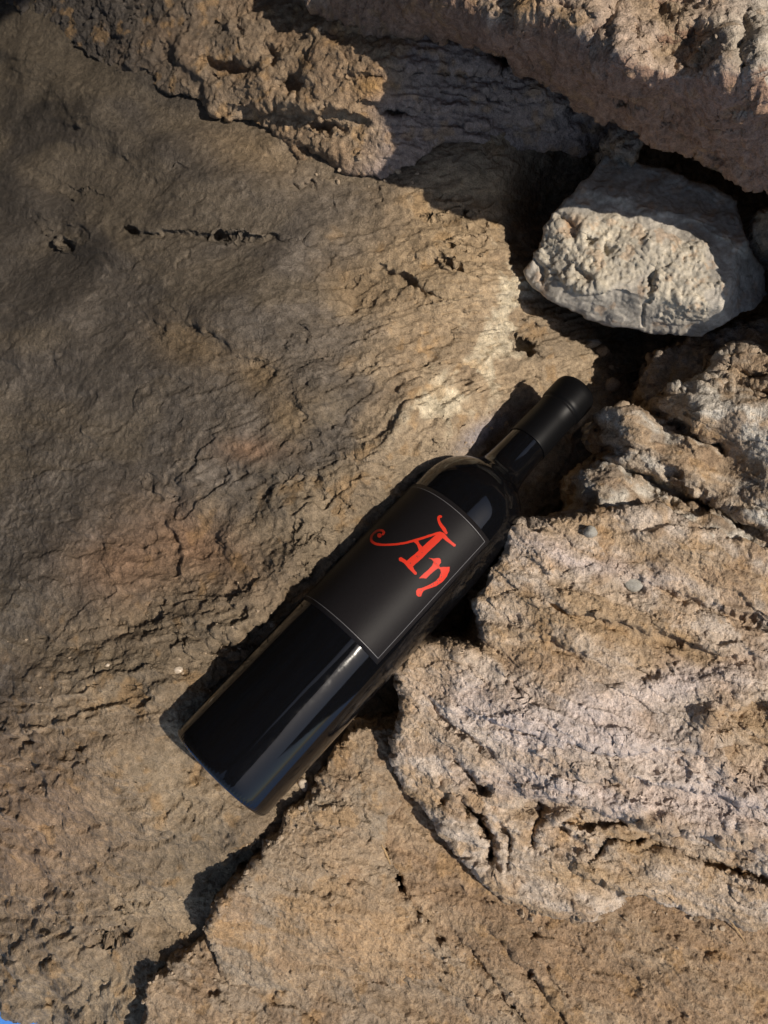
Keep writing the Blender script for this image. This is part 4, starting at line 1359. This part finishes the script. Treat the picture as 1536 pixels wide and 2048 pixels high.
# loose sand grains and grit: nobody could count them
rs = np.random.RandomState(5)
zones = [(560, 1670, 180, 160, 120, 'warm'), (430, 1330, 90, 70, 70, 'warm'), (600, 1600, 50, 40, 40, 'warm'), (400, 1880, 60, 120, 70, 'warm'), (1130, 930, 60, 90, 60, 'warm'), (440, 1880, 330, 120, 150, 'warm'), (900, 1900, 300, 130, 120, 'warm'), (300, 1780, 300, 160, 140, 'warm'), (560, 1240, 240, 120, 60, 'warm'), (1200, 700, 90, 60, 60, 'warm'),
         (880, 880, 120, 40, 60, 'warm'), (1230, 790, 60, 50, 60, 'warm'), (1300, 1920, 300, 120, 120, 'warm'), (80, 1500, 160, 300, 60, 'warm'), (640, 1950, 120, 25, 60, 'pale'), (880, 1905, 60, 30, 40, 'pale'), (1000, 1300, 400, 300, 120, 'pale')]
verts, faces = [], []
icos = bmesh.new()
bmesh.ops.create_icosphere(icos, subdivisions=1, radius=1)
iv = np.array([v.co[:] for v in icos.verts])
fi = [[v.index for v in f.verts] for f in icos.faces]
icos.free()
for cx, cy, sx, sy, cnt, _ in zones:
    for _k in range(cnt):
        x, y = cx + rs.normal() * sx * 0.5, cy + rs.normal() * sy * 0.5
        if not (5 < x < 1530 and 5 < y < 2043):
            continue
        hit = surf_at(ALL, x, y)
        if hit is None:
            continue
        r = 0.25 + 1.0 * rs.rand() ** 5
        jit = 1 + 0.25 * rs.normal(size=(len(iv), 1))
        p = iv * jit * r * np.array([1, 0.8, 0.7]) + hit[0] + np.array([0, 0, r * 0.3])
        base = len(verts)
        verts += list((p * MM).tolist())
        faces += [[base + k for k in f] for f in fi]
joints = [[(700, 1560), (620, 1625), (540, 1690), (470, 1770), (425, 1830), (405, 1880)], [(385, 1880), (330, 1930), (280, 1975), (272, 2040)], [(400, 1300), (470, 1285), (560, 1225)],
          [(790, 1740), (850, 1850), (960, 1960), (1060, 2070)], [(1000, 1815), (1150, 1845), (1300, 1815), (1500, 1860)], [(1180, 880), (1150, 960), (1120, 1020)], [(880, 910), (960, 850), (1010, 800)], [(1190, 700), (1250, 760), (1290, 830)], [(650, 345), (760, 360), (850, 345)]]
for ln_ in joints:
    for (x0, y0), (x1, y1) in zip(ln_[:-1], ln_[1:]):
        for _k in range(int(math.hypot(x1 - x0, y1 - y0) / 5)):
            u_ = rs.rand()
            x, y = x0 + (x1 - x0) * u_ + rs.normal() * 14, y0 + (y1 - y0) * u_ + rs.normal() * 14
            hit = surf_at(ALL, x, y) if 5 < x < 1530 and 5 < y < 2043 else None
            if hit is None:
                continue
            r = 0.35 + 2.2 * rs.rand() ** 4
            p = iv * (1 + 0.28 * rs.normal(size=(len(iv), 1))) * r * (0.6 + 0.6 * rs.rand(3)) + hit[0] + np.array([0, 0, r * 0.2])
            base = len(verts)
            verts += list((p * MM).tolist())
            faces += [[base + k for k in f] for f in fi]
me = bpy.data.meshes.new('grit')
me.from_pydata(verts, [], faces)
me.materials.append(m_tp)
gr = bpy.data.objects.new('grit', me)
COL.objects.link(gr)
gr.matrix_world = RW
gr['kind'] = 'stuff'
